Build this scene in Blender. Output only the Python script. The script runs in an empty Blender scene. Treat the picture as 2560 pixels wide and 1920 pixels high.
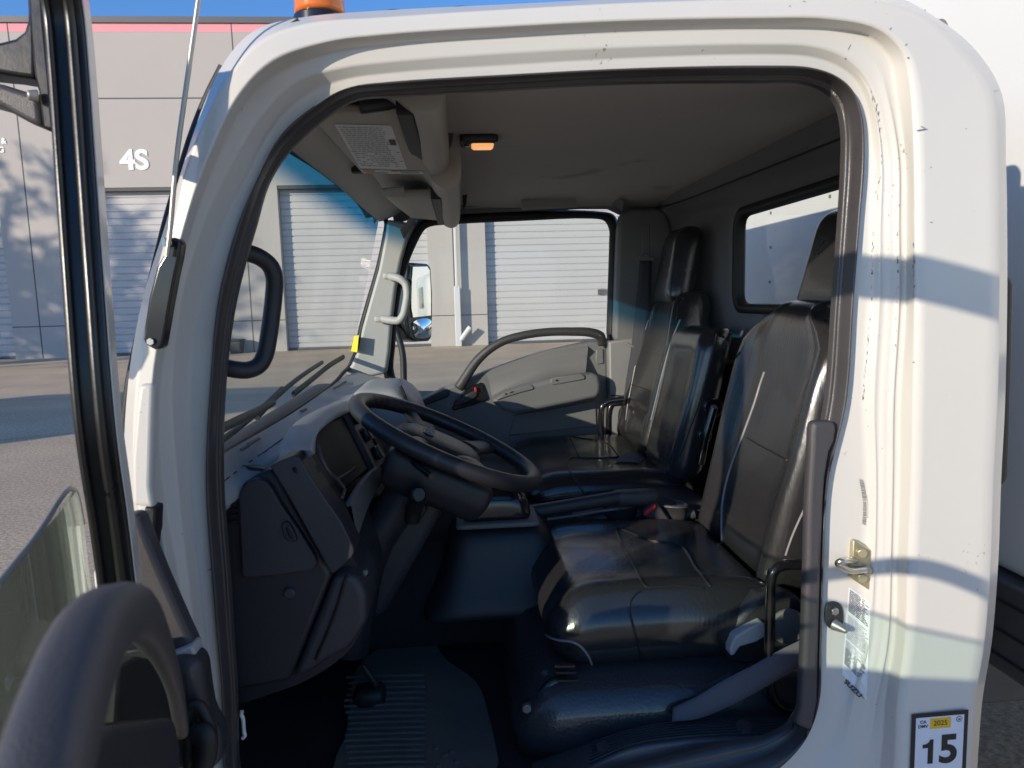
import bpy, bmesh, math, random
from mathutils import Vector, Matrix, noise
from mathutils.bvhtree import BVHTree
random.seed(7)
C = bpy.context.scene.collection
sc = bpy.context.scene
R = math.radians

# ------------------------------------------------------------------ camera
F, CX, CY = 1736., 1280., 960.
YAW, PIT, ROL = R(4.2), R(7.0), R(1.47)
EYE = Vector((0, 0, 1.5))
fw = Vector((math.sin(YAW)*math.cos(PIT), math.cos(YAW)*math.cos(PIT), -math.sin(PIT)))
r0 = Vector((math.cos(YAW), -math.sin(YAW), 0)); u0 = r0.cross(fw)
cr = math.cos(ROL)*r0 - math.sin(ROL)*u0
cu = math.sin(ROL)*r0 + math.cos(ROL)*u0
cam = bpy.data.objects.new('camera', bpy.data.cameras.new('camera')); C.objects.link(cam)
cam.matrix_world = Matrix(((cr.x, cu.x, -fw.x, EYE.x), (cr.y, cu.y, -fw.y, EYE.y), (cr.z, cu.z, -fw.z, EYE.z), (0, 0, 0, 1)))
cam.data.sensor_width = 36; cam.data.lens = F*36/2560
cam.data.dof.use_dof = True; cam.data.dof.focus_distance = 2.4; cam.data.dof.aperture_fstop = 11.0; cam.data.clip_start = 0.02; cam.data.clip_end = 2000
sc.camera = cam

# ------------------------------------------------------------------ sky and sun
SUN_DIR = Vector((1.20, 1.0, -0.43)).normalized()      # the way the light travels
elev = math.asin(-SUN_DIR.z)
az = math.atan2(-SUN_DIR.x, -SUN_DIR.y)                # from +Y towards +X
w = bpy.data.worlds.new('World'); sc.world = w; w.use_nodes = True
nt = w.node_tree; bg = nt.nodes['Background']
sky = nt.nodes.new('ShaderNodeTexSky'); sky.sky_type = 'NISHITA'; sky.sun_disc = False
sky.sun_elevation = elev; sky.sun_rotation = az
sky.air_density = 0.8; sky.dust_density = 0.1; sky.ozone_density = 4.0
hs = nt.nodes.new('ShaderNodeHueSaturation'); hs.inputs['Saturation'].default_value = 1.1; hs.inputs['Value'].default_value = 1.0
nt.links.new(sky.outputs[0], hs.inputs['Color']); tn = nt.nodes.new('ShaderNodeMix'); tn.data_type = 'RGBA'; tn.blend_type = 'MULTIPLY'; tn.inputs['Factor'].default_value = 1; tn.inputs['B'].default_value = (1.0, .955, .98, 1)
nt.links.new(hs.outputs[0], tn.inputs['A']); nt.links.new(tn.outputs['Result'], bg.inputs[0]); bg.inputs[1].default_value = 0.15
sl = bpy.data.lights.new('sun', 'SUN'); sl.energy = 3.0; sl.angle = R(0.55); sl.color = (1.0, 0.87, 0.70)
so = bpy.data.objects.new('sun', sl); C.objects.link(so)
so.rotation_euler = SUN_DIR.to_track_quat('-Z', 'Y').to_euler(); so.location = (-20, -20, 20)
sc.view_settings.view_transform = 'Standard'; sc.view_settings.look = 'None'
sc.view_settings.gamma = 1; sc.view_settings.exposure = 0.72
sc.cycles.max_bounces = 10; sc.cycles.transparent_max_bounces = 24; sc.cycles.use_denoising = True

# ------------------------------------------------------------------ pixel rays (2560x1920 photograph)
def ray(u, v): return fw + cr*((u-CX)/F) - cu*((v-CY)/F)
def P(u, v, Y):
    d = ray(u, v); return EYE + d*(Y/d.y)
def PX(u, v, X):
    d = ray(u, v); return EYE + d*(X/d.x)
def PZ(u, v, Z):
    d = ray(u, v); return EYE + d*((Z-1.5)/d.z)
def PN(u, v, p0, n):
    d = ray(u, v); return EYE + d*((Vector(p0)-EYE).dot(n)/d.dot(n))

# ------------------------------------------------------------------ materials
def mat(name, col, rough=0.5, metal=0, spec=0.5, coat=0, bump=0, bscale=200, var=0, vscale=3, rvar=0, sheen=0, detail=4, stretch=None):
    m = bpy.data.materials.new(name); m.use_nodes = True
    N, L = m.node_tree.nodes, m.node_tree.links
    b = N['Principled BSDF']
    b.inputs['Base Color'].default_value = (*col, 1); b.inputs['Roughness'].default_value = rough
    b.inputs['Metallic'].default_value = metal; b.inputs['Specular IOR Level'].default_value = spec
    b.inputs['Coat Weight'].default_value = coat; b.inputs['Coat Roughness'].default_value = 0.08
    b.inputs['Sheen Weight'].default_value = sheen
    tc = N.new('ShaderNodeTexCoord')
    src = tc.outputs['Object']
    if stretch:
        mp = N.new('ShaderNodeMapping'); mp.inputs['Scale'].default_value = stretch
        L.new(src, mp.inputs[0]); src = mp.outputs[0]
    if bump:
        n = N.new('ShaderNodeTexNoise'); n.inputs['Scale'].default_value = bscale; n.inputs['Detail'].default_value = detail
        L.new(src, n.inputs['Vector'])
        bm = N.new('ShaderNodeBump'); bm.inputs['Strength'].default_value = bump; bm.inputs['Distance'].default_value = 0.002
        L.new(n.outputs['Fac'], bm.inputs['Height']); L.new(bm.outputs[0], b.inputs['Normal'])
    if var or rvar:
        n2 = N.new('ShaderNodeTexNoise'); n2.inputs['Scale'].default_value = vscale; n2.inputs['Detail'].default_value = 6
        n2.inputs['Roughness'].default_value = 0.65
        L.new(src, n2.inputs['Vector'])
        if var:
            mx = N.new('ShaderNodeMix'); mx.data_type = 'RGBA'
            mx.inputs['A'].default_value = (*[c*(1-var) for c in col], 1)
            mx.inputs['B'].default_value = (*[min(1, c*(1+var)) for c in col], 1)
            L.new(n2.outputs['Fac'], mx.inputs['Factor']); L.new(mx.outputs['Result'], b.inputs['Base Color'])
        if rvar:
            mr = N.new('ShaderNodeMapRange'); mr.inputs['From Min'].default_value = .3; mr.inputs['From Max'].default_value = .7
            mr.inputs['To Min'].default_value = max(.02, rough-rvar); mr.inputs['To Max'].default_value = min(1, rough+rvar)
            L.new(n2.outputs['Fac'], mr.inputs['Value']); L.new(mr.outputs[0], b.inputs['Roughness'])
    m['b'] = 1
    return m

def add_wear(m, col, scale=60, lo=.66, hi=.72, big=4):
    """small chips and grime specks with a shape of their own"""
    N, L = m.node_tree.nodes, m.node_tree.links
    b = N['Principled BSDF']
    tc = N.new('ShaderNodeTexCoord')
    n = N.new('ShaderNodeTexNoise'); n.inputs['Scale'].default_value = scale; n.inputs['Detail'].default_value = 3
    n3 = N.new('ShaderNodeTexNoise'); n3.inputs['Scale'].default_value = big; n3.inputs['Detail'].default_value = 2
    L.new(tc.outputs['Object'], n.inputs['Vector']); L.new(tc.outputs['Object'], n3.inputs['Vector'])
    ad = N.new('ShaderNodeMath'); ad.operation = 'MULTIPLY_ADD'; ad.inputs[1].default_value = .5
    L.new(n3.outputs['Fac'], ad.inputs[0]); 
    sc_ = N.new('ShaderNodeMath'); sc_.operation = 'MULTIPLY'; sc_.inputs[1].default_value = .6
    L.new(n.outputs['Fac'], sc_.inputs[0]); L.new(sc_.outputs[0], ad.inputs[2])
    mr = N.new('ShaderNodeMapRange'); mr.inputs['From Min'].default_value = lo; mr.inputs['From Max'].default_value = hi
    L.new(ad.outputs[0], mr.inputs['Value'])
    mx = N.new('ShaderNodeMix'); mx.data_type = 'RGBA'
    old = b.inputs['Base Color']
    if old.is_linked: L.new(old.links[0].from_socket, mx.inputs['A'])
    else: mx.inputs['A'].default_value = old.default_value
    mx.inputs['B'].default_value = (*col, 1)
    L.new(mr.outputs[0], mx.inputs['Factor']); L.new(mx.outputs['Result'], old)

M = {}
M['paint'] = mat('white_paint', (.60, .585, .545), .33, coat=.45, bump=.03, bscale=25, var=.035, vscale=5)
add_wear(M['paint'], (.30, .26, .22), 150, .735, .75, 7)
M['boxwhite'] = mat('cargo_box_paint', (.68, .685, .665), .42, coat=.1, bump=.05, bscale=9, var=.05, vscale=2)
add_wear(M['boxwhite'], (.35, .35, .35), 50, .73, .74, 3)
M['seal'] = mat('seal_rubber', (.060, .056, .058), .34, bump=.15, bscale=300, var=.3, vscale=14)
M['rubber'] = mat('black_rubber', (.012, .012, .013), .55, bump=.1, bscale=250, var=.3, vscale=20)
M['blackmetal'] = mat('black_painted_metal', (.010, .010, .012), .22, coat=.5, bump=.05, bscale=120)
M['doorframe'] = mat('black_door_frame', (.014, .013, .013), .34, bump=.08, bscale=150, rvar=.1, vscale=12)
M['plastic'] = mat('dark_grey_plastic', (.033, .033, .038), .36, bump=.35, bscale=900, detail=2, var=.12, vscale=6)
M['plastic2'] = mat('charcoal_plastic', (.055, .052, .057), .40, bump=.35, bscale=900, detail=2, var=.12, vscale=6)
M['plastic_gloss'] = mat('glossy_black_plastic', (.012, .012, .014), .2, coat=.3)
M['rearwall'] = mat('rear_lining', (.185, .18, .185), .8, bump=.3, bscale=600, var=.08, vscale=4)
M['greytrim'] = mat('grey_trim_plastic', (.17, .17, .175), .5, bump=.3, bscale=800, detail=2, var=.06, vscale=5)
M['lighttrim'] = mat('light_grey_plastic', (.44, .44, .43), .48, bump=.25, bscale=700, detail=2, var=.06, vscale=5)
M['dashgrey'] = mat('dash_grey_plastic', (.38, .38, .375), .42, bump=.4, bscale=700, detail=2, var=.10, vscale=9, rvar=.1)
M['headliner'] = mat('headliner_fabric', (.36, .335, .31), .95, bump=.4, bscale=600, var=.12, vscale=4, sheen=.2)
add_wear(M['headliner'], (.20, .185, .17), 9, .655, .76, 4)
M['visor'] = mat('visor_vinyl', (.44, .41, .36), .55, bump=.3, bscale=500, var=.06, vscale=6)
M['leather'] = mat('black_leather', (.021, .021, .022), .24, spec=.6, coat=.2, bump=.25, bscale=420, detail=5, var=.14, vscale=9, rvar=.05)
M['leather_worn'] = mat('worn_black_leather', (.024, .024, .026), .24, spec=.65, coat=.2, bump=.30, bscale=150, detail=6, var=.14, vscale=9, rvar=.05, stretch=(1, 1, .22))
M['piping'] = mat('pale_piping', (.24, .24, .25), .35, bump=.2, bscale=500)
M['seam'] = mat('seam_thread', (.02, .02, .022), .35)
M['steer'] = mat('steering_wheel_vinyl', (.024, .024, .027), .38, bump=.3, bscale=500, var=.2, vscale=10)
M['floor'] = mat('floor_vinyl', (.030, .029, .031), .34, bump=.5, bscale=350, detail=3, var=.3, vscale=8)
M['mat'] = mat('rubber_mat', (.12, .115, .10), .6, bump=.3, bscale=300, var=.4, vscale=10)
add_wear(M['mat'], (.10, .10, .09), 45, .66, .72, 7)
M['belt'] = mat('seat_belt_webbing', (.125, .115, .135), .75, bump=.5, bscale=900)
M['beltdark'] = mat('dark_webbing', (.05, .05, .06), .75, bump=.5, bscale=900)
M['chrome'] = mat('bright_steel', (.62, .60, .55), .28, metal=1, bump=.05, bscale=60)
M['zinc'] = mat('zinc_plate', (.55, .50, .34), .38, metal=.8, var=.15, vscale=40)
M['boltgrey'] = mat('dull_bolt_steel', (.30, .30, .29), .45, metal=.7, var=.2, vscale=80)
M['amber'] = mat('amber_lens', (.85, .20, .02), .18, coat=.4, bump=.3, bscale=60)
M['amber'].node_tree.nodes['Principled BSDF'].inputs['Transmission Weight'].default_value = .25
M['red'] = mat('red_plastic', (.60, .03, .03), .35)
M['yellow'] = mat('yellow_sticker', (.80, .68, .04), .5)
M['sheet'] = mat('white_label_paper', (.76, .77, .78), .55, var=.04, vscale=30)
M['ink'] = mat('black_ink', (.018, .014, .018), .45)
M['greyink'] = mat('grey_ink', (.13, .13, .14), .5)
M['orange'] = mat('orange_ink', (.75, .22, .06), .5)
M['gold'] = mat('gold_sticker', (.80, .48, .03), .45)
M['decal'] = mat('sticker_white', (.70, .73, .80), .4)
M['wall'] = mat('painted_concrete', (.43, .398, .368), .85, bump=.25, bscale=14, var=.06, vscale=.35)
M['pink'] = mat('pink_wall_stripe', (.74, .31, .34), .8, bump=.2, bscale=14, var=.04, vscale=.5)
M['cap'] = mat('roof_edge_metal', (.10, .10, .11), .5)
M['slat'] = mat('roller_door_paint', (.47, .46, .455), .55, bump=.05, bscale=8, var=.05, vscale=.6)
M['joint'] = mat('joint_sealant', (.10, .10, .10), .8)
M['letter'] = mat('white_letter', (.82, .82, .80), .4)
M['pipe'] = mat('white_downpipe', (.58, .58, .57), .5)
M['bark'] = mat('tree_bark', (.09, .07, .055), .9, bump=.5, bscale=12)
M['leaf'] = mat('dry_leaf', (.10, .09, .04), .8, var=.4, vscale=2)
M['tyre'] = mat('tyre_rubber', (.02, .02, .02), .8, bump=.2, bscale=40)
M['mirror'] = mat('mirror_glass', (.86, .87, .86), .02, metal=1)
M['binmat'] = mat('dark_bin_plastic', (.03, .035, .045), .6, var=.3, vscale=3)
M['galv'] = mat('steel_rail', (.10, .10, .105), .5, metal=.3, var=.3, vscale=15)

def glass(name, tint=(1, 1, 1), band=None, gl=1.0, dirt_haze=0.0):
    m = bpy.data.materials.new(name); m.use_nodes = True
    N, L = m.node_tree.nodes, m.node_tree.links
    N.clear()
    o = N.new('ShaderNodeOutputMaterial'); t = N.new('ShaderNodeBsdfTransparent'); g = N.new('ShaderNodeBsdfGlossy')
    g.inputs['Roughness'].default_value = .01
    t.inputs[0].default_value = (*tint, 1)
    fr = N.new('ShaderNodeFresnel'); fr.inputs[0].default_value = 1.5
    mu = N.new('ShaderNodeMath'); mu.operation = 'MULTIPLY'; mu.inputs[1].default_value = gl
    mx = N.new('ShaderNodeMixShader')
    L.new(fr.outputs[0], mu.inputs[0]); L.new(mu.outputs[0], mx.inputs[0]); L.new(t.outputs[0], mx.inputs[1]); L.new(g.outputs[0], mx.inputs[2])
    last = mx.outputs[0]
    if band:
        tc = N.new('ShaderNodeTexCoord'); sx = N.new('ShaderNodeSeparateXYZ'); L.new(tc.outputs['Object'], sx.inputs[0])
        mr = N.new('ShaderNodeMapRange'); mr.interpolation_type = 'SMOOTHSTEP'
        mr.inputs['From Min'].default_value = band[0]; mr.inputs['From Max'].default_value = band[1]
        L.new(sx.outputs['Z'], mr.inputs['Value'])
        mc = N.new('ShaderNodeMix'); mc.data_type = 'RGBA'
        mc.inputs['A'].default_value = (*tint, 1); mc.inputs['B'].default_value = (*band[2], 1)
        L.new(mr.outputs[0], mc.inputs['Factor']); L.new(mc.outputs['Result'], t.inputs[0])
    if dirt_haze:
        d = N.new('ShaderNodeBsdfDiffuse'); d.inputs[0].default_value = (.6, .6, .58, 1)
        tc2 = N.new('ShaderNodeTexCoord'); n = N.new('ShaderNodeTexNoise'); n.inputs['Scale'].default_value = 3; n.inputs['Detail'].default_value = 8
        L.new(tc2.outputs['Object'], n.inputs['Vector'])
        md = N.new('ShaderNodeMath'); md.operation = 'MULTIPLY'; md.inputs[1].default_value = dirt_haze; L.new(n.outputs['Fac'], md.inputs[0])
        m2 = N.new('ShaderNodeMixShader'); L.new(md.outputs[0], m2.inputs[0]); L.new(last, m2.inputs[1]); L.new(d.outputs[0], m2.inputs[2])
        last = m2.outputs[0]
    L.new(last, o.inputs[0])
    return m
M['windscreen'] = glass('windscreen_glass', (.90, .955, .93), (1.712, 1.79, (.03, .25, .47)), .03, .28)  # the strong diffuse film paints in a pale veil of reflections and haze
M['sideglass'] = glass('side_glass', (.92, .97, .95), None, .6, .02)
M['doorglass'] = glass('door_glass', (.84, .92, .87), None, .9, .05)

# asphalt
def asphalt():
    m = bpy.data.materials.new('asphalt'); m.use_nodes = True
    N, L = m.node_tree.nodes, m.node_tree.links; b = N['Principled BSDF']; b.inputs['Roughness'].default_value = .85
    tc = N.new('ShaderNodeTexCoord')
    n1 = N.new('ShaderNodeTexNoise'); n1.inputs['Scale'].default_value = 38; n1.inputs['Detail'].default_value = 8; n1.inputs['Roughness'].default_value = .85
    n2 = N.new('ShaderNodeTexNoise'); n2.inputs['Scale'].default_value = .7; n2.inputs['Detail'].default_value = 6
    vo = N.new('ShaderNodeTexVoronoi'); vo.inputs['Scale'].default_value = 190
    for n in (n1, n2, vo): L.new(tc.outputs['Object'], n.inputs['Vector'])
    cr_ = N.new('ShaderNodeValToRGB'); cr_.color_ramp.elements[0].position = .36; cr_.color_ramp.elements[1].position = .66
    cr_.color_ramp.elements[0].color = (.215, .163, .105, 1); cr_.color_ramp.elements[1].color = (.86, .68, .48, 1)
    L.new(n1.outputs['Fac'], cr_.inputs[0])
    mx = N.new('ShaderNodeMix'); mx.data_type = 'RGBA'; mx.blend_type = 'MULTIPLY'; mx.inputs['Factor'].default_value = .55
    mr = N.new('ShaderNodeMapRange'); mr.inputs['From Min'].default_value = .3; mr.inputs['From Max'].default_value = .7; mr.inputs['To Min'].default_value = .65; mr.inputs['To Max'].default_value = 1.15
    L.new(n2.outputs['Fac'], mr.inputs['Value']); L.new(cr_.outputs[0], mx.inputs['A']); L.new(mr.outputs[0], mx.inputs['B'])
    L.new(mx.outputs['Result'], b.inputs['Base Color'])
    bm = N.new('ShaderNodeBump'); bm.inputs['Strength'].default_value = .5; bm.inputs['Distance'].default_value = .004
    L.new(vo.outputs['Distance'], bm.inputs['Height']); L.new(bm.outputs[0], b.inputs['Normal'])
    return m
M['asphalt'] = asphalt()

# ------------------------------------------------------------------ object helpers
def tag(o, label=None, cat=None, group=None, kind=None):
    if label: o['label'] = label
    if cat: o['category'] = cat
    if group: o['group'] = group
    if kind: o['kind'] = kind
    return o
def thing(name, label, cat, loc=(0, 0, 0), group=None):
    o = bpy.data.objects.new(name, None); o.empty_display_size = .2; C.objects.link(o); o.location = loc
    return tag(o, label, cat, group)
def link(name, me, parent=None, label=None):
    o = bpy.data.objects.new(name, me); C.objects.link(o)
    if parent is not None:
        o.parent = parent
        if parent.type == 'EMPTY': o.location = -parent.location
    if label: o['label'] = label
    return o
def mesh(name, verts, faces, m, parent=None, smooth=True, sharp=None, label=None, mats=None, fm=None):
    me = bpy.data.meshes.new(name)
    me.from_pydata([tuple(v) for v in verts], [], faces)
    for mm in (mats or [m]): me.materials.append(mm)
    if fm:
        for p, k in zip(me.polygons, fm): p.material_index = k
    bm = bmesh.new(); bm.from_mesh(me); bmesh.ops.recalc_face_normals(bm, faces=bm.faces); bm.to_mesh(me); bm.free()
    if smooth:
        me.shade_smooth()
        if sharp: me.set_sharp_from_angle(angle=R(sharp))
    return link(name, me, parent, label)
def bevel(o, wdt, seg=2, ang=35):
    b = o.modifiers.new('bevel', 'BEVEL'); b.width = wdt; b.segments = seg; b.limit_method = 'ANGLE'; b.angle_limit = R(ang); b.harden_normals = False
    return o
def subsurf(o, n=1):
    s = o.modifiers.new('sub', 'SUBSURF'); s.levels = n; s.render_levels = n; return o
def catmull(pts, n, closed=False):
    pts = [Vector(p) for p in pts]; k = len(pts); out = []
    segs = k if closed else k-1
    for i in range(segs):
        if closed: a, b, c, d = (pts[(i+j-1) % k] for j in range(4))
        else:
            b, c = pts[i], pts[i+1]; a = pts[i-1] if i > 0 else b*2-c; d = pts[i+2] if i+2 < k else c*2-b
        # centripetal
        t0 = 0.; t1 = t0+max((b-a).length, 1e-6)**.5; t2 = t1+max((c-b).length, 1e-6)**.5; t3 = t2+max((d-c).length, 1e-6)**.5
        for j in range(n):
            t = t1+(t2-t1)*j/n
            A1 = a*((t1-t)/(t1-t0))+b*((t-t0)/(t1-t0)); A2 = b*((t2-t)/(t2-t1))+c*((t-t1)/(t2-t1)); A3 = c*((t3-t)/(t3-t2))+d*((t-t2)/(t3-t2))
            B1 = A1*((t2-t)/(t2-t0))+A2*((t-t0)/(t2-t0)); B2 = A2*((t3-t)/(t3-t1))+A3*((t-t1)/(t3-t1))
            out.append(B1*((t2-t)/(t2-t1))+B2*((t-t1)/(t2-t1)))
    if not closed: out.append(pts[-1])
    return out
def loft(name, rings, m, parent=None, closed=False, caps=False, sharp=None, label=None, thick=0, smooth=True):
    n = len(rings[0]); V = [p for r in rings for p in r]; Fs = []
    for i in range(len(rings)-1):
        for j in range(n if closed else n-1):
            a, b = i*n+j, i*n+(j+1) % n; Fs.append((a, b, b+n, a+n))
    if caps and closed:
        Fs.append(tuple(range(n))[::-1]); k = (len(rings)-1)*n; Fs.append(tuple(range(k, k+n)))
    o = mesh(name, V, Fs, m, parent, smooth, sharp, label)
    if thick:
        s = o.modifiers.new('solid', 'SOLIDIFY'); s.thickness = thick; s.offset = 0
    return o
def sweep(path, prof, closed=False):
    """path points, prof list of (a,b) in the frame; gives rings"""
    k = len(path); rings = []
    T = []
    for i in range(k):
        a = path[(i-1) % k] if (closed or i > 0) else path[i]; b = path[(i+1) % k] if (closed or i < k-1) else path[i]
        T.append((b-a).normalized())
    up = Vector((0, 0, 1)) if abs(T[0].z) < .9 else Vector((0, 1, 0))
    n = (up-T[0]*up.dot(T[0])).normalized()
    for i in range(k):
        n = (n-T[i]*n.dot(T[i])).normalized(); b = T[i].cross(n)
        pf = prof(i/(k-1)) if callable(prof) else prof
        rings.append([path[i]+n*x+b*y for x, y in pf])
    return rings
def circ(rx, ry=None, n=12):
    ry = ry or rx
    return [(rx*math.cos(2*math.pi*i/n), ry*math.sin(2*math.pi*i/n)) for i in range(n)]
def tube(name, pts, r, m, parent=None, ry=None, sides=12, res=6, closed=False, label=None, smoothpath=True):
    path = catmull(pts, res, closed) if smoothpath else [Vector(p) for p in pts]
    rings = sweep(path, (lambda t: circ(r(t), None, sides)) if callable(r) else circ(r, ry, sides), closed)
    if closed: rings.append(rings[0][:])
    return loft(name, rings, m, parent, closed=True, caps=not closed, sharp=50, label=label)
def prism(name, pts, vec, m, parent=None, bev=.004, seg=2, label=None):
    pts = [Vector(p) for p in pts]; vec = Vector(vec); n = len(pts)
    V = pts+[p+vec for p in pts]
    Fs = [tuple(range(n)), tuple(range(n, 2*n))[::-1]]+[(i, (i+1) % n, n+(i+1) % n, n+i) for i in range(n)]
    o = mesh(name, V, Fs, m, parent, True, 32, label)
    if bev: bevel(o, bev, seg)
    return o
def S(name, uv, Y, th, m, parent=None, bev=.004, seg=2, label=None, rnd=0):
    pts = [P(u, v, Y) for u, v in uv]
    if rnd: pts = catmull(pts, rnd, True)
    return prism(name, pts, (0, th, 0), m, parent, bev, seg, label)
def box(name, lo, hi, m, parent=None, bev=.004, label=None, seg=2):
    x0, y0, z0 = lo; x1, y1, z1 = hi
    return prism(name, [(x0, y0, z0), (x1, y0, z0), (x1, y0, z1), (x0, y0, z1)], (0, y1-y0, 0), m, parent, bev, seg, label)
def rbox(name, c, size, r, m, parent=None, n=10, warp=None, label=None):
    """rounded box; warp(a,b,c in -1..1, point) -> point"""
    bm = bmesh.new(); bmesh.ops.create_cube(bm, size=2)
    bmesh.ops.subdivide_edges(bm, edges=bm.edges[:], cuts=n, use_grid_fill=True)
    h = Vector(size)/2; c = Vector(c)
    for v in bm.verts:
        q = v.co.copy()
        # denser near the edges
        q = Vector([math.copysign(1-(1-abs(t))**1.35, t) for t in q])
        p = Vector((q.x*h.x, q.y*h.y, q.z*h.z)); rr = min(r, *h)
        k = Vector([max(-hh+rr, min(hh-rr, t)) for t, hh in zip(p, h)])
        d = p-k
        if d.length > 1e-9: p = k+d.normalized()*rr*max(abs(t)/rr if rr else 0 for t in d)
        p = p+c
        if warp: p = warp(q.x, q.y, q.z, p)
        v.co = p
    me = bpy.data.meshes.new(name); bm.to_mesh(me); bm.free(); me.materials.append(m); me.shade_smooth()
    return link(name, me, parent, label)
def world_bvh(o):
    dg = bpy.context.evaluated_depsgraph_get(); dg.update()
    e = o.evaluated_get(dg); me = e.to_mesh(); mw = Matrix.Translation(Vector((0, 0, 0)))
    V = [e.matrix_world @ v.co for v in me.vertices]; Fc = [tuple(p.vertices) for p in me.polygons]; e.to_mesh_clear()
    return BVHTree.FromPolygons(V, Fc)
def hit(bvh, u, v, off=.0015):
    d = ray(u, v).normalized(); h = bvh.ray_cast(EYE, d)
    if h[0] is None: return None
    n = h[1] if h[1].dot(d) < 0 else -h[1]
    return h[0]+n*off
def seam(name, bvh, uv, r, m, parent, off=.001, res=5, label=None):
    uvd = catmull([(u, v, 0) for u, v in uv], res)
    pts = [hit(bvh, p.x, p.y, off) for p in uvd]
    pts = [p for p in pts if p]
    # drop jumps
    q = [pts[0]]
    for p in pts[1:]:
        if (p-q[-1]).length < .12: q.append(p)
    return tube(name, q, r, m, parent, sides=6, res=2, label=label)
def text_geo(s, size, ex=.0005, bold=0, align='CENTER', sx=1):
    cu_ = bpy.data.curves.new('t', 'FONT'); cu_.body = s; cu_.size = size; cu_.extrude = ex; cu_.offset = bold; cu_.align_x = align; cu_.align_y = 'CENTER'
    cu_.resolution_u = 6
    o = bpy.data.objects.new('t', cu_); C.objects.link(o)
    dg = bpy.context.evaluated_depsgraph_get(); dg.update()
    me = bpy.data.meshes.new_from_object(o.evaluated_get(dg))
    V = [Vector((v.co.x*sx, v.co.y, v.co.z)) for v in me.vertices]; Fc = [tuple(p.vertices) for p in me.polygons]
    bpy.data.objects.remove(o); bpy.data.curves.remove(cu_); bpy.data.meshes.remove(me)
    return V, Fc
class MB:
    """collects pieces with several materials into one mesh"""
    def __init__(s): s.V = []; s.F = []; s.K = []; s.M = []
    def add(s, V, Fc, m):
        if m not in s.M: s.M.append(m)
        k = s.M.index(m); b = len(s.V); s.V += [Vector(v) for v in V]; s.F += [tuple(i+b for i in f) for f in Fc]; s.K += [k]*len(Fc)
    def quad(s, a, b, c, d, m): s.add([a, b, c, d], [(0, 1, 2, 3)], m)
    def box(s, lo, hi, m):
        x0, y0, z0 = lo; x1, y1, z1 = hi
        s.add([(x0, y0, z0), (x1, y0, z0), (x1, y1, z0), (x0, y1, z0), (x0, y0, z1), (x1, y0, z1), (x1, y1, z1), (x0, y1, z1)],
              [(0, 3, 2, 1), (4, 5, 6, 7), (0, 1, 5, 4), (1, 2, 6, 5), (2, 3, 7, 6), (3, 0, 4, 7)], m)
    def text(s, st, size, M4, m, bold=0, ex=.0004, sx=1, align='CENTER'):
        V, Fc = text_geo(st, size, ex, bold, align, sx); s.add([M4 @ v for v in V], Fc, m)
    def build(s, name, parent=None, smooth=False, label=None):
        me = bpy.data.meshes.new(name); me.from_pydata([tuple(v) for v in s.V], [], s.F)
        for m in s.M: me.materials.append(m)
        for p, k in zip(me.polygons, s.K): p.material_index = k
        if smooth: me.shade_smooth(); me.set_sharp_from_angle(angle=R(35))
        return link(name, me, parent, label)
def frame(o, x, y):
    """matrix: local x,y axes along world vectors x,y (orthonormalised), z = x cross y"""
    x = Vector(x).normalized(); y = (Vector(y)-x*Vector(y).dot(x)).normalized(); z = x.cross(y)
    return Matrix(((x.x, y.x, z.x, o[0]), (x.y, y.y, z.y, o[1]), (x.z, y.z, z.z, o[2]), (0, 0, 0, 1)))
def cyl(name, a, b, r, m, parent=None, n=20, r2=None, bev=.0015, label=None):
    a, b = Vector(a), Vector(b); r2 = r if r2 is None else r2
    rings = sweep([a, b], lambda t: circ(r+(r2-r)*t, None, n))
    o = loft(name, rings, m, parent, closed=True, caps=True, sharp=40, label=label)
    if bev: bevel(o, bev, 2)
    return o

# ================================================================== SETTING
g = mesh('asphalt_ground', [(-300, -300, 0), (300, -300, 0), (300, 300, 0), (-300, 300, 0)], [(0, 1, 2, 3)], M['asphalt'], smooth=False)
tag(g, 'worn brown grey asphalt lot in front of the warehouse', 'asphalt', kind='structure')

tar = MB()
for pts in ([(-9, 12.5), (-5.5, 12.0), (-3.4, 11.2), (-1.6, 10.9), (1.5, 11.6), (6, 11.3)], [(-6, 8.2), (-4.2, 9.0), (-2.9, 9.3), (-1.0, 10.9)], [(-4.5, 16), (-1, 15.6), (2.5, 16.2), (7, 15.9)]):
    pp = catmull([(x, y, .004) for x, y in pts], 8)
    for a, b in zip(pp, pp[1:]):
        n_ = (b-a).cross(Vector((0, 0, 1))).normalized()*(.004+.003*random.random()); tar.quad(a-n_, b-n_, b+n_, a+n_, M['joint'])
tag(tar.build('asphalt_cracks'), 'thin dark cracks running across the asphalt lot', 'cracks', kind='structure')
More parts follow.
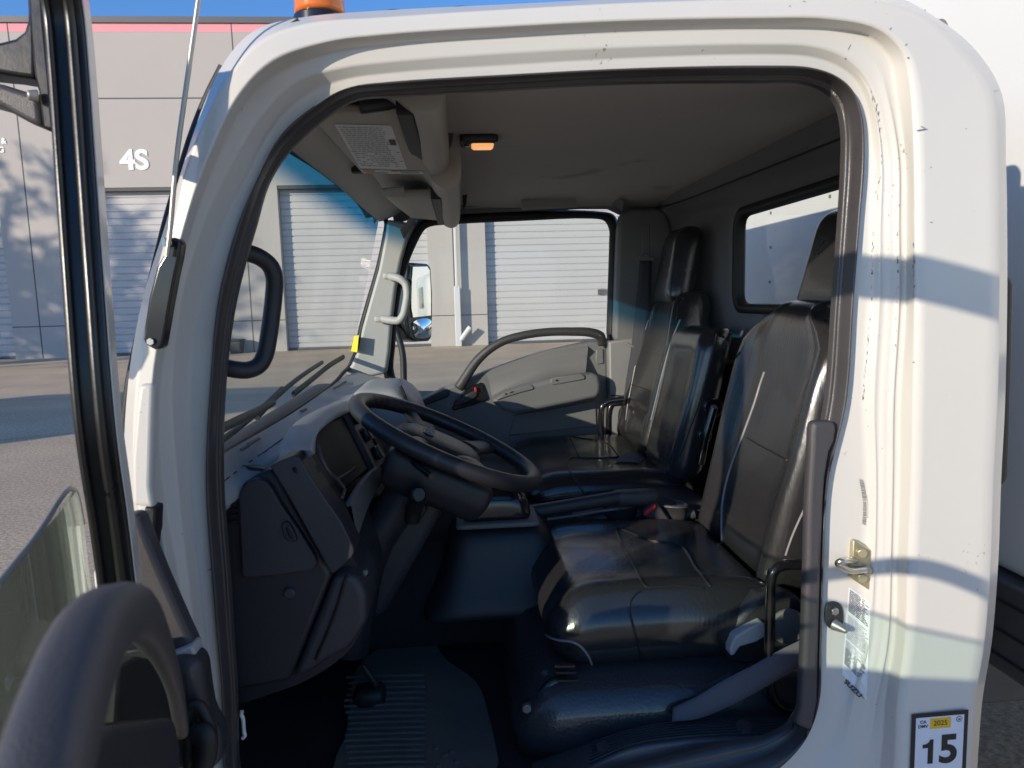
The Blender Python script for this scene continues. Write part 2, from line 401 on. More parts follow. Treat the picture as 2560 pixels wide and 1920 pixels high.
# ---- warehouse
WY = 23.0
wh = thing('warehouse', 'pale grey concrete warehouse with a pink stripe and white roller doors', 'building', (-4, WY, 0))
def WX(u): return P(u, 700, WY).x
DW, PITCH = WX(1072)-WX(707), WX(1216)-WX(707)
D2 = WX(707); doors = [D2+PITCH*k for k in (-3, -2, -1, 0, 1, 2)]
DT, TOP, DEEP = P(300, 469, WY).z, P(300, 56, WY).z, .30
S0, S1 = P(300, 80, WY).z, P(300, 246, WY).z
X0, X1 = doors[0]-6, doors[-1]+DW+6
mb = MB(); JW = .035
edges = [X0]+[e for d in doors for e in (d, d+DW)]+[X1]
mb.box((X0, WY, DT), (X1, WY+.4, S0), M['wall'])
for a, b in zip(edges[0::2], edges[1::2]): mb.box((a, WY, 0), (b, WY+.4, DT-.0), M['wall'])
mb.build('wall', wh)
stripe = MB(); stripe.box((X0, WY-.003, S0), (X1, WY+.4, TOP-.02), M['pink']); stripe.build('wall_stripe', wh)
cap = MB(); cap.box((X0, WY-.06, TOP-.02), (X1, WY+.5, TOP+.16), M['cap']); cap.build('roof_edge', wh)
rf = MB(); rf.box((X0, WY+.4, 0), (X1, WY+30, TOP-.4), M['wall']); rf.build('rear_building', wh)
jm = MB()
jz = P(150, 815, WY).z
for d in doors:
    for xx in ([d-1.05] if d != doors[4] else [d-1.05]):
        jm.box((xx-JW/2, WY-.004, 0), (xx+JW/2, WY+.02, TOP-.02), M['joint'])
jm.box((X0, WY-.0035, S1-.02), (X1, WY+.02, S1+.02), M['joint'])
for a, b in zip(edges[0::2], edges[1::2]): jm.box((a, WY-.0035, jz-.015), (b, WY+.02, jz+.015), M['joint'])
# soffit shadow gap over each door
jm.build('wall_joints', wh)
def roller_door(x, name='roller_door'):
    n = int(DT/.215)+1; V = []; Fc = []
    prof = []
    for i in range(n):
        z = i*.215
        prof += [(0, z+.0), (.0, z+.018), (-.03, z+.03), (-.034, z+.12), (-.03, z+.20)]
    prof = [(a, z) for a, z in prof if z < DT-.02]+[(0, DT-.02)]
    for a, z in prof: V += [(x+.01, WY+DEEP+a, z+.01), (x+DW-.01, WY+DEEP+a, z+.01)]
    for i in range(len(prof)-1): Fc.append((2*i, 2*i+1, 2*i+3, 2*i+2))
    o = mesh(name, V, Fc, M['slat'], wh, smooth=False)
    tr = MB(); tr.box((x, WY+.02, DT-.10), (x+DW, WY+DEEP-.06, DT-.003), M['joint']); tr.build('door_lintel', o)
    bb = MB(); bb.box((x+.02, WY+DEEP-.06, .015), (x+DW-.02, WY+DEEP-.036, .09), M['cap']); bb.build('bottom_bar', o)
    return o
rd = [roller_door(d) for d in doors]
lk = MB(); p = P(1508, 730, WY+DEEP-.05); lk.box((p.x-.18, WY+DEEP-.08, p.z-.09), (p.x+.12, WY+DEEP-.04, p.z+.09), M['joint']); lk.build('door_lock', rd[4])
# downpipe and its cleanout
px_ = P(1143, 740, WY).x
pb = MB()
pp = MB()
for z0, z1, hw in ((1.9, TOP-.3, .045), (.0, 1.95, .10)):
    pp.box((px_-hw, WY-.30, z0), (px_+hw, WY-.15, z1), M['pipe'])
dp = pp.build('downpipe', wh); bevel(dp, .02, 2)
c0 = P(1152, 862, WY-.15)
cyl('cleanout', (c0.x+.02, WY-.24, .22), (c0.x+.33, WY-.30, .62), .085, M['pipe'], dp, 16)
# door number
mb = MB(); a = P(336, 402, WY-.012)
mb.text('4S', .82, frame((a.x, WY-.012, a.z), (1, 0, 0), (0, 0, 1)), M['letter'], bold=.028, ex=.01, sx=1.08)
mb.build('door_number', wh)
mb = MB(); a = P(9, 353, WY-.012); b = P(3, 375, WY-.012)
mb.text('&', .24, frame((a.x, WY-.012, a.z), (1, 0, 0), (0, 0, 1)), M['letter'], bold=.006, ex=.008)
mb.text('G', .24, frame((b.x, WY-.012, b.z), (1, 0, 0), (0, 0, 1)), M['letter'], bold=.006, ex=.008)
mb.build('wall_lettering', wh)

# ---- small dark bin at the foot of the wall
b0 = P(592, 880, WY-.35); 
t = thing('bin', 'small dark bin standing at the foot of the warehouse wall', 'bin', (b0.x, WY-.35, 0))
rb = rbox('body', (b0.x, WY-.35, .20), (.46, .42, .40), .06, M['binmat'], t, 6, lambda a, b, c, p: Vector((b0.x+(p.x-b0.x)*(.86+.1*c), WY-.35+(p.y-WY+.35)*(.86+.1*c), p.z)))
rbox('lid', (b0.x, WY-.35, .425), (.5, .46, .06), .03, M['binmat'], t, 5)

# ---- bare street tree that throws its shadow over the left of the wall
def tree(x, y, h, seed, label):
    rnd = random.Random(seed)
    t = thing('tree', label, 'tree', (x, y, 0))
    V = []; Fc = []; leaves = []
    def limb(p, d, L, r, dep):
        n = 5; pts = [p]; q = p.copy(); dd = d.copy()
        for i in range(n):
            dd = (dd+Vector((rnd.gauss(0, .12), rnd.gauss(0, .12), rnd.gauss(.03, .10)))).normalized(); q = q+dd*L/n; pts.append(q.copy())
        rings = sweep(pts, lambda s: circ(r*(1-.45*s), None, 7)); b = len(V)
        for rr in rings: V.extend(rr)
        for i in range(len(rings)-1):
            for j in range(7): Fc.append((b+i*7+j, b+i*7+(j+1) % 7, b+(i+1)*7+(j+1) % 7, b+(i+1)*7+j))
        if dep == 0:
            for k in range(15): leaves.append(pts[rnd.randint(1, n)]+Vector((rnd.gauss(0, .16), rnd.gauss(0, .16), rnd.gauss(0, .16))))
            return
        for k in range(rnd.randint(3, 4)):
            s = rnd.uniform(.45, 1); i = min(n, int(s*n)); a = rnd.uniform(0, 6.28); tilt = rnd.uniform(.45, .95)
            e = dd.orthogonal().normalized(); f_ = dd.cross(e)
            nd = (dd*math.cos(tilt)+(e*math.cos(a)+f_*math.sin(a))*math.sin(tilt)).normalized()
            limb(pts[i], nd, L*rnd.uniform(.55, .75), r*.62, dep-1)
    limb(Vector((x, y, 0)), Vector((.05, 0, 1)), h*.42, h*.022, 4)
    mesh('trunk', V, Fc, M['bark'], t)
    LV = []; LF = []
    for c in leaves:
        a = Vector((rnd.gauss(0, 1), rnd.gauss(0, 1), rnd.gauss(0, 1))).normalized()*rnd.uniform(.09, .19); b = a.orthogonal().normalized()*a.length*.5; i = len(LV)
        LV += [c-a, c+b, c+a, c-b]; LF.append((i, i+1, i+2, i+3))
    mesh('foliage', LV, LF, M['leaf'], t, smooth=False)
    return t
kx, kz = SUN_DIR.x/SUN_DIR.y, -SUN_DIR.z/SUN_DIR.y
def toward_sun(p, dy): return Vector((p[0]-kx*dy, p[1]-dy, p[2]+kz*dy))
q = toward_sun((-11.4, WY, 0), 13.5); tree(q.x+.7, q.y-.5, 17.5, 5, 'bare branching tree in front of the warehouse, shading its left doors')
q = toward_sun((-15.5, WY, 0), 12.0); tree(q.x, q.y, 16.0, 11, 'smaller bare tree at the far left end of the lot')

# ---- other trucks of the fleet (low detail, they stand away from the picture)
def fleet_truck(x, y, rz, label, first=None):
    if first is not None:
        def cp(o, par=None):
            c = o.copy(); C.objects.link(c)
            if par is not None: c.parent = par
            for ch in list(o.children): cp(ch, c)
            return c
        t = cp(first)
    else:
        t = thing('parked_truck', label, 'truck', (0, 0, 0))
        m = MB(); m.box((1.5, -1.2, .95), (6.6, 1.2, 3.45), M['boxwhite']); bevel(m.build('cargo_box', t), .03)
        rbox('cab', (.55, 0, 1.45), (1.6, 1.9, 1.75), .22, M['paint'], t, 6)
        rbox('windscreen', (-.235, 0, 1.75), (.06, 1.65, .72), .03, M['plastic_gloss'], t, 4)
        rbox('side_window', (.5, 0, 1.75), (.8, 1.92, .6), .06, M['plastic_gloss'], t, 4)
        rbox('bumper', (-.25, 0, .55), (.2, 1.9, .3), .05, M['paint'], t, 4)
        for s in (-1, 1):
            rbox('headlight', (-.26, s*.7, .95), (.06, .3, .2), .03, M['chrome'], t, 3)
            for xx in (.45, 5.2): cyl('wheel', (xx, s*.95, .40), (xx, s*.70, .40), .40, M['tyre'], t, 24, bev=.02)
        m = MB(); m.box((.2, -.4, .62), (6.5, .4, .95), M['galv']); m.build('chassis', t)
    t.location = (x, y, 0); t.rotation_euler = (0, 0, rz); t['label'] = label; t['group'] = 'trucks parked around the lot'
    return t
ft = fleet_truck(-18.6, 3.8, 0, 'white box truck parked ahead on the left, its long shadow on the asphalt')
fleet_truck(13.0, 6.35, 0, 'white box truck parked behind, first of the row and nearest the open truck', ft)
fleet_truck(13.4, 9.6, 0, 'white box truck parked behind, second of the row', ft)
fleet_truck(13.1, 12.8, 0, 'white box truck parked behind, third of the row', ft)
fleet_truck(13.5, 16.0, 0, 'white box truck parked behind, last of the row and nearest the warehouse', ft)

# ================================================================== THE TRUCK
tr = thing('box_truck', 'white box truck with its driver door open and black seats inside', 'truck', (0.6, 1.95, 0))

# ---- cab shell: rings from the seal (G) out to the skin (B) and the silhouette (A); pairs are pixels of each station
ST = [  # G, F, E, D, C, B, A
 [(580,1990),(556,1990),(535,1990),(520,1990),(505,1990),(470,1990),(455,1990)],
 [(556,1700),(526,1700),(500,1700),(480,1700),(462,1700),(425,1700),(410,1700)],
 [(533,1440),(500,1440),(470,1440),(445,1440),(425,1440),(385,1440),(370,1440)],
 [(518,1200),(478,1200),(442,1200),(405,1200),(385,1200),(338,1200),(314,1200)],
 [(529,960),(474,960),(428,960),(400,960),(382,960),(342,960),(320,960)],
 [(549,750),(500,750),(456,750),(436,750),(418,750),(378,750),(356,750)],
 [(598,560),(556,560),(508,560),(482,560),(463,560),(434,560),(414,560)],
 [(644,456),(610,452),(560,440),(532,425),(512,415),(470,405),(446,450)],
 [(705,339),(683,318),(650,290),(612,262),(592,246),(562,205),(547,178)],
 [(806,255),(775,232),(735,205),(702,180),(682,152),(652,105),(633,78)],
 [(879,221),(865,198),(852,170),(835,132),(815,105),(770,60),(745,45)],
 [(985,207),(983,182),(980,154),(975,113),(970,84),(955,45),(945,27)],
 [(1260,190),(1260,163),(1260,133),(1260,93),(1260,65),(1260,25),(1260,11)],
 [(1580,174),(1580,145),(1580,117),(1580,78),(1580,49),(1580,8),(1580,-5)],
 [(1900,167),(1900,136),(1900,110),(1900,71),(1900,43),(1900,0),(1900,-19)],
 [(2015,172),(2025,142),(2035,116),(2060,72),(2075,46),(2160,-8),(2215,-16)],
 [(2080,193),(2095,165),(2110,142),(2165,88),(2200,74),(2320,45),(2345,47)],
 [(2122,228),(2142,205),(2162,190),(2222,140),(2256,128),(2420,142),(2442,128)],
 [(2147,290),(2170,280),(2196,270),(2240,235),(2277,214),(2486,240),(2505,236)],
 [(2154,400),(2178,400),(2222,400),(2262,400),(2286,400),(2495,400),(2515,400)],
 [(2142,560),(2172,560),(2222,560),(2264,560),(2288,560),(2497,560),(2518,560)],
 [(2127,750),(2166,750),(2224,750),(2264,750),(2287,750),(2497,750),(2518,750)],
 [(2110,1000),(2154,1000),(2210,1000),(2249,1000),(2284,1000),(2492,1000),(2513,1000)],
 [(2063,1200),(2166,1200),(2207,1200),(2247,1200),(2280,1200),(2482,1200),(2503,1200)],
 [(2052,1400),(2160,1400),(2205,1400),(2241,1400),(2271,1400),(2475,1400),(2496,1400)],
 [(2047,1600),(2140,1600),(2195,1600),(2235,1600),(2264,1600),(2460,1600),(2480,1600)],
 [(2042,1750),(2105,1750),(2163,1750),(2212,1750),(2244,1750),(2436,1750),(2456,1750)],
 [(2005,1845),(2070,1868),(2140,1868),(2205,1860),(2240,1860),(2426,1860),(2447,1860)],
 [(1940,1918),(2000,1962),(2090,1975),(2190,1980),(2235,1980),(2420,1980),(2440,1980)],
 [(1850,1975),(1880,2035),(1950,2080),(2150,2110),(2225,2140),(2415,2140),(2435,2140)],
 [(1500,2005),(1500,2085),(1500,2140),(1500,2190),(1500,2230),(1500,2300),(1500,2350)],
 [(1000,2050),(1000,2130),(1000,2190),(1000,2230),(1000,2260),(1000,2320),(1000,2360)],
 [(690,2090),(680,2150),(660,2200),(640,2230),(620,2260),(580,2320),(540,2360)],
]
YS = [1.100, 1.092, 1.062, 1.052, 1.0, 1.003, 1.045]
NS = len(ST)
DF = [1.0]*8+[.9, .65, .45, .38, .36, .36, .38, .42, .46, .5, .54]+[.58]*14
def yk(s, k): return YS[k] if k > 4 else 1.0+(YS[k]-1.0)*DF[s]
ctrl = [[P(*ST[s][k], yk(s, k)) for s in range(NS)] for k in range(7)]
fine = [catmull(c, 5, True) for c in ctrl]
def sstep(a, b, x):
    t = max(0, min(1, (x-a)/(b-a))); return t*t*(3-2*t)
def lerp(a, b, t): return [p.lerp(q, t) for p, q in zip(a, b)]
rings = []
for k in range(7):
    if k > 0: rings.append(lerp(fine[k-1], fine[k], .86))
    rings.append(fine[k])
    if k < 6: rings.append(lerp(fine[k], fine[k+1], .14))
    if k in (1, 2): rings += [[p+Vector((0, dy_*sstep(80, 95, i_)*(1-sstep(128, 138, i_)), 0)) for i_, p in enumerate(lerp(fine[k], fine[k+1], t_))] for t_, dy_ in ((.35, .0), (.44, -.0035), (.56, -.0035), (.65, 0))]
rings = [[p+Vector((0, .05, 0)) for p in fine[0]]]+rings
rings = [r+[r[0]] for r in rings]
shell = loft('cab_body', rings, M['paint'], tr)
# roof and the rear edge run across the cab from the silhouette
A = fine[6]; i0, i1 = 8*5, 15*5+3
edge = A[i0:i1+1]
def shifted(dy, up=0, inn=0):
    out = []
    for i, p in enumerate(edge):
        t = i/(len(edge)-1); up_w = 1 if t < .5 else max(0, 1-(t-.5)*6)
        out.append(p+Vector((-inn if t > .55 else 0, dy, up*up_w)))
    return out
roof_r = [edge, shifted(.03, .012, .01), shifted(.10, .028, .03), shifted(.35, .05, .03), shifted(.9, .06, .03), shifted(1.5, .05, .03), shifted(1.75, .02, .02), shifted(1.80, -.02, .0)]
loft('roof', roof_r, M['paint'], shell)
rc = [A[i] for i in range(15*5, 28*5)]
loft('rear_corner', [rc, [p+Vector((-.002, .02, 0)) for p in rc], [p+Vector((-.012, .06, 0)) for p in rc], [p+Vector((-.02, .13, 0)) for p in rc]], M['paint'], shell)
bvh_shell = world_bvh(shell)
# windscreen corner of the near pillar
cor = [A[i] for i in range(0, 9*5+1)]
loft('windscreen_pillar', [cor, [p+Vector((-.004, .025, 0)) for p in cor], [p+Vector((.012, .075, 0)) for p in cor], [p+Vector((.035, .11, 0)) for p in cor]], M['paint'], shell)
# seam of the front corner panel, groove on the pillar
tube('panel_seam', [P(u, v, 1.03) for u, v in ((746, 48), (705, 78), (668, 118), (640, 160), (622, 200))], .0022, M['rubber'], shell, res=5, sides=8)
seam('panel_seam', bvh_shell, [(384, 1095), (379, 1150), (375, 1200), (372, 1245)], .0014, M['boltgrey'], shell, 0)

box('cab_front', (-.56, 1.03, .34), (-.50, 2.87, 1.13), M['paint'], shell, .02)
box('kick_panel', (-.52, 1.06, .36), (-.455, 1.24, 1.20), M['floor'], tr, .01)
# scuffs, chips and a dirty crease on the pillar paint
pw = MB(); rw_ = random.Random(21)
def scuff(u, v, w_, h_, a, m):
    ca, sa = math.cos(a), math.sin(a); q = []
    for x, y in ((-w_, -h_*.6), (w_*.7, -h_), (w_, h_*.5), (-w_*.6, h_)):
        q.append(hit(bvh_shell, u+x*ca-y*sa, v+x*sa+y*ca, .0007))
    if all(q): pw.quad(*q, m)
for line, n in (([(2184,560),(2181,640),(2178,750),(2172,830),(2166,900),(2160,960),(2157,1015)], 46), ([(2176,225),(2188,255),(2196,290),(2204,340),(2203,420),(2192,500)], 22), ([(2243,560),(2245,640),(2244,720),(2240,860)], 12), ([(2284,590),(2285,660),(2284,760)], 14)):
    L_ = catmull([(u, v, 0) for u, v in line], 30)
    for k in range(n):
        p_ = L_[rw_.randrange(len(L_))]; scuff(p_.x+rw_.gauss(0, 1.2), p_.y, rw_.uniform(2, 7), rw_.uniform(.5, 1.1), 1.6+rw_.gauss(0, .15), M['boltgrey'] if k % 3 else M['rubber'])
for u, v, w_, h_, a in ((2304,325,15,2.2,-.15),(2306,318,6,1.2,.4),(2270,145,3,2,0),(2226,72,4,1.2,-.9),(2265,112,4,1.2,-.6),(2123,118,9,.8,-1.1),(2114,146,2,1.5,0),(2328,556,3,1.6,0),(2192,838,8,1,.2),(2284,906,2,2,0),(2238,866,2,6,0),(2490,227,6,1,-.3),(2415,322,3,.7,-.2),(1974,16,2.5,1.2,0),(2010,4,4,1,.2),(1730,60,1.5,1,0),(1500,24,1.5,1,0)):
    scuff(u, v, w_, h_, a, M['boltgrey'])
pw.build('paint_wear', shell)
# ---- door seal around the opening
SEAL = [(615,1990),(590,1700),(573,1440),(556,1200),(562,960),(589,750),(640,560),(672,456),(728,371),(835,278),(896,247),(988,240),(1260,224),(1580,207),(1900,204),(2008,206),(2066,228),(2094,262),(2107,318),(2108,400),(2099,560),(2085,750),(2066,1000),(2030,1200),(2018,1400),(2013,1600),(2000,1750),(1975,1810),(1920,1842),(1830,1862),(1500,1935),(1000,2010),(700,2045)]
sG = [P(*ST[s][0], yk(s, 0)-.0055) for s in range(NS)]; sI = [P(*SEAL[s], yk(s, 0)+.035) for s in range(NS)]
sG = catmull(sG, 5, True); sI = catmull(sI, 5, True)
mid = [a.lerp(b, .45)+Vector((0, -.022, 0)) for a, b in zip(sG, sI)]
m1 = [a.lerp(b, .12)+Vector((0, -.014, 0)) for a, b in zip(sG, sI)]
m2 = [a.lerp(b, .62)+Vector((0, -.010, 0)) for a, b in zip(sG, sI)]
m3 = [a.lerp(b, .70)+Vector((0, .006, 0)) for a, b in zip(sG, sI)]
m4 = [a.lerp(b, .85)+Vector((0, -.006, 0)) for a, b in zip(sG, sI)]
deep = [b+(b-a)*.02+Vector((0, .008, 0)) for a, b in zip(sG, sI)]
rr = [sG, m1, mid, m2, m3, m4, sI, deep]; rr = [r+[r[0]] for r in rr]
seal = loft('door_seal', rr, M['seal'], tr)

# ---- trim of the B pillar, striker, bumper and labels
S('pillar_trim', [(2033,1054),(2090,1053),(2093,1075),(2088,1105),(2076,1130),(2066,1190),(2062,1240),(2056,1394),(2050,1585),(2046,1758),(2031,1831),(1989,1814),(2002,1773),(2010,1614),(2016,1440),(2020,1249),(2027,1134),(2029,1076)], 1.040, .022, M['plastic2'], tr, .008, 3)
pl = S('latch_plate', [(2133,1354),(2140,1350),(2178,1374),(2184,1380),(2183,1415),(2182,1475),(2175,1477),(2137,1452),(2128,1446)], 1.046, .012, M['zinc'], tr, .002, 2)
a, b, c, d = P(2163, 1425, 1.04), P(2115, 1425, 1.035), P(2098, 1407, 1.02), P(2140, 1400, 1.04)
tube('striker_loop', [a, P(2130, 1427, 1.035), P(2110, 1420, 1.03), P(2095, 1408, 1.025), P(2104, 1402, 1.022), P(2138, 1402, 1.045)], .0052, M['chrome'], pl, res=6)
for u, v in ((2155, 1382), (2155, 1444), (2166, 1424)):
    q = P(u, v, 1.044); cyl('bolt', q, q+Vector((-.002, -.005, 0)), .0075, M['zinc'] if u < 2160 else M['chrome'], pl, 14, bev=.001)
qq = hit(bvh_shell, 2082, 1536, .001)
oval = [P(u, v, qq.y) for u, v in ((2062,1520),(2068,1506),(2082,1502),(2096,1507),(2104,1520),(2105,1555),(2098,1568),(2084,1573),(2068,1566),(2061,1550))]
dbk = prism('door_bumper', catmull(oval, 4, True), (0, -.004, 0), M['plastic'], tr, .001)
q = P(2084, 1526, qq.y-.004); cyl('bolt', q, q+Vector((0, -.006, 0)), .0070, M['chrome'], dbk, 6, bev=.001)
q = P(2084, 1560, qq.y-.004); cyl('rubber_stop', q, q+Vector((.012, -.020, -.004)), .0105, M['boltgrey'], dbk, 18, r2=.004)

# paper labels stuck on the pillar
def on_shell(u, v, off=.0012): return hit(bvh_shell, u, v, off) or P(u, v, 1.06)
lb = MB()
def lbl_uv(s, t):   # s along a text line, t down the label
    a = (2121, 1467); b = (2177, 1505); c = (2166, 1750); d = (2104, 1684)
    return ((a[0]*(1-s)+b[0]*s)*(1-t)+(d[0]*(1-s)+c[0]*s)*t, (a[1]*(1-s)+b[1]*s)*(1-t)+(d[1]*(1-s)+c[1]*s)*t)
G_ = 14
for i in range(4):
    for j in range(G_): lb.quad(*[on_shell(*lbl_uv(s, t), .001) for s, t in ((i/4, j/G_), ((i+1)/4, j/G_), ((i+1)/4, (j+1)/G_), (i/4, (j+1)/G_))], M['sheet'])
rnd = random.Random(3)
for j in range(44):
    t = .02+j*.0192
    if j in (13, 14, 29): continue
    s = .05; send = rnd.uniform(.70, .96); h = .0098 if (j < 13 or j > 33) else .006
    while s < send:
        wd = rnd.uniform(.08, .30); e_ = min(s+wd, send); k_ = max(1, int((e_-s)/.1))
        for i_ in range(k_):
            x0_, x1_ = s+(e_-s)*i_/k_, s+(e_-s)*(i_+1)/k_
            lb.quad(*[on_shell(*lbl_uv(x, y), .0018) for x, y in ((x0_, t), (x1_, t), (x1_, t+h), (x0_, t+h))], M['ink'] if (j < 13 or j > 33) else M['greyink'])
        s += wd+.03
a = on_shell(2119, 1707, .002); bx = on_shell(2141, 1729, .002)
uu = (bx-a).normalized(); nn = Vector((-.25, -1, .0)); 
lb.text('ISUZU', .0108, frame((a+bx)/2, uu, uu.cross(nn)*-1 if (uu.cross(nn)).z < 0 else uu.cross(nn)), M['ink'], bold=.0003, sx=1.2)
a, b = on_shell(2144, 1728, .002), on_shell(2160, 1746, .002)
lb.quad(a, b, b+Vector((0, 0, .002)), a+Vector((0, 0, .002)), M['ink'])
lb.build('emissions_label', tr)
bc = MB()
def bar_uv(s, t):
    L_ = [(2147, 1196), (2153, 1230), (2157, 1260), (2156, 1290), (2154, 1310)]; R_ = [(2158, 1200), (2164, 1232), (2167, 1262), (2167, 1290), (2165, 1315)]
    k = min(3, int(t*4)); f = t*4-k
    a = [L_[k][i]*(1-f)+L_[k+1][i]*f for i in (0, 1)]; b = [R_[k][i]*(1-f)+R_[k+1][i]*f for i in (0, 1)]
    return (a[0]*(1-s)+b[0]*s, a[1]*(1-s)+b[1]*s)
t = 0
while t < .985:
    h = rnd.choice([.007, .007, .014, .02]); bc.quad(*[on_shell(*bar_uv(x, min(1, y)), .0012) for x, y in ((0, t), (1, t), (1, t+h), (0, t+h))], M['greyink']); t += h+rnd.choice([.006, .006, .012])
for k in range(17):
    t = .3+k*.03; bc.quad(*[on_shell(*bar_uv(x, y), .0012) for x, y in ((1.22, t), (1.36, t), (1.36, t+.016), (1.22, t+.016))], M['greyink'])
bc.build('barcode_label', tr)

# registration sticker
rs = MB(); o_, ux, uy = P(2274, 1787, .999), None, None
c00, c10, c01 = P(2278, 1786, .9985), P(2420, 1774, .9985), P(2274, 1945, .9985)
ux = (c10-c00); uy = (c00-c01); W_, H_ = ux.length, uy.length; fr = frame(c01, ux, uy)
def rq(x0, y0, x1, y1, z, m): rs.quad(*[fr @ Vector((x, y, z)) for x, y in ((x0*W_, y0*W_), (x1*W_, y0*W_), (x1*W_, y1*W_), (x0*W_, y1*W_))], m)
hh = H_/W_
rq(0, 0, 1, hh, 0, M['ink']); rq(.075, .075, .925, hh-.075, .0004, M['decal'])
def rt(s, x, y, size, m, bold=0, sx=1): rs.text(s, size*W_, Matrix.Translation(fr.to_3x3() @ Vector((x*W_, y*W_, .0008))) @ fr, m, bold*W_, ex=.0001, sx=sx)
rt('CA', .20, hh-.155, .075, M['ink'], .002, 1.1); rt('DMV', .20, hh-.235, .075, M['ink'], .002, 1.1)
rq(.325, hh-.29, .69, hh-.10, .0006, M['gold']); rt('2025', .507, hh-.195, .125, M['ink'], .001)
ring = [(0.835+.055*math.cos(i*.314), hh-.15+.055*math.sin(i*.314)) for i in range(20)]
rs.add([fr @ Vector((x*W_, y*W_, .0006)) for x, y in ring], [tuple(range(20))], M['greyink'])
ring = [(0.835+.040*math.cos(i*.314), hh-.15+.040*math.sin(i*.314)) for i in range(20)]
rs.add([fr @ Vector((x*W_, y*W_, .0008)) for x, y in ring], [tuple(range(20))], M['decal'])
rq(.815, hh-.175, .857, hh-.135, .001, M['greyink'])
rs.add([fr @ Vector((x*W_, y*W_, .0008)) for x, y in ((.30, .235), (.395, .235), (.395, .675), (.335, .675), (.312, .625), (.272, .598), (.205, .590), (.205, .525), (.30, .525))], [tuple(range(9))], M['ink']); rt('5', .665, .455, .70, M['ink'], .022, 1.0)
rs.build('registration_sticker', tr, label='white 15 sticker with a black border and orange 2025 tab')

# ---- antenna on the near pillar
an = S('antenna', [(424,597),(432,592),(445,596),(452,606),(448,640),(437,690),(424,760),(412,830),(406,864),(400,873),(386,874),(366,863),(358,850),(360,820),(372,745),(392,668),(399,655),(408,640),(414,618)], .985, .022, M['plastic_gloss'], tr, .005, 3)
M['rod'] = mat('antenna_rod_steel', (.50, .46, .40), .42, metal=.85)
tube('rod', [P(417, 640, .972), P(424, 590, .972), P(441, 400, .972), P(468, 200, .972), P(499, -20, .972), P(520, -180, .972)], .0034, M['rod'], an, sides=8)
q = P(378, 854, .983); cyl('screw', q, q+Vector((0, -.004, 0)), .005, M['chrome'], an, 6, bev=0)
q = P(425, 606, .983); cyl('screw', q, q+Vector((-.006, -.006, 0)), .006, M['chrome'], an, 10, bev=0)
# hinge slot and pillar end on the near corner
S('hinge_gap', [(360,1268),(388,1271),(386,1330),(378,1385),(376,1480),(362,1480),(358,1360)], .975, .03, M['rubber'], tr, .003)
S('corner_panel', [(346,960),(384,960),(380,1080),(376,1215),(384,1272),(362,1268),(330,1264),(328,1150),(338,1030)], .972, .02, M['paint'], shell, .006, 3)

# ---- beacon and marker lamps on the roof
q = P(800, 30, 1.30); bz = q.z-.009
bc_ = thing; be = cyl('beacon', (q.x, 1.30, 1.94), (q.x, 1.30, bz), .0475, M['plastic_gloss'], tr, 28, r2=.0455, bev=.004)
cyl('lens', (q.x, 1.30, bz), (q.x, 1.30, bz+.11), .0435, M['amber'], be, 28, r2=.040, bev=.006)
for u in (990, 1155):
    q = P(u, 24 if u < 1100 else 16, 1.45); rbox('marker_lamp', (q.x, 1.45, q.z-.030), (.045, .05, .05), .012, M['plastic_gloss'], shell, 4)

# ================================================================== WINDSCREEN AND PILLARS
def ws_pt(y, z):     # the windscreen surface
    t = (z-1.245)/.575; s = (y-1.95)/.80
    return Vector((-.432+.122*t-.012*(1-s*s)+.02*s*t, y, z))
ny, nz = 16, 8
rows = [[ws_pt(1.14+1.60*i/ny, 1.215+.63*k/nz) for i in range(ny+1)] for k in range(nz+1)]
wsn = loft('windscreen', rows, M['windscreen'], tr)
bvh_ws = world_bvh(wsn)
path = [PX(u, v, -.415) for u, v in ()]
wst = catmull([hit(bvh_ws, u, v, 0) or P(u, v, 2.7) for u, v in ((668, 330), (726, 373), (791, 415), (873, 478), (926, 516), (958, 538), (966, 556), (962, 590), (945, 670), (922, 750), (902, 822), (890, 880), (876, 912), (859, 931), (835, 958), (734, 1029), (647, 1081), (556, 1136), (520, 1160))], 4)
loft('glass_edge', sweep(wst, circ(.007, .012, 8)), M['rubber'], wsn, closed=True, caps=True)
tube('glass_edge', [P(u+7, v, 1.10) for u, v in ((552, 168), (513, 246), (474, 345), (440, 458), (414, 547), (386, 659), (358, 775), (330, 900), (318, 960), (305, 1080))], .008, M['rubber'], wsn, sides=8)
# yellow inspection sticker on the glass
ys = MB()
q = [hit(bvh_ws, u, v, .002) or P(u, v, 2.64) for u, v in ((876, 878), (893, 881), (897, 838), (884, 840))]
ys.quad(*q, M['yellow'])
for k in range(6):
    y0 = .12+k*.12; ys.quad(*[q[0].lerp(q[3], t).lerp(q[1].lerp(q[2], t), s)+Vector((.001, -.001, 0)) for s, t in ((.25, y0), (.25+.5*rnd.random(), y0), (.7, y0+.06), (.25, y0+.06))], M['ink'])
ys.build('yellow_sticker', tr)

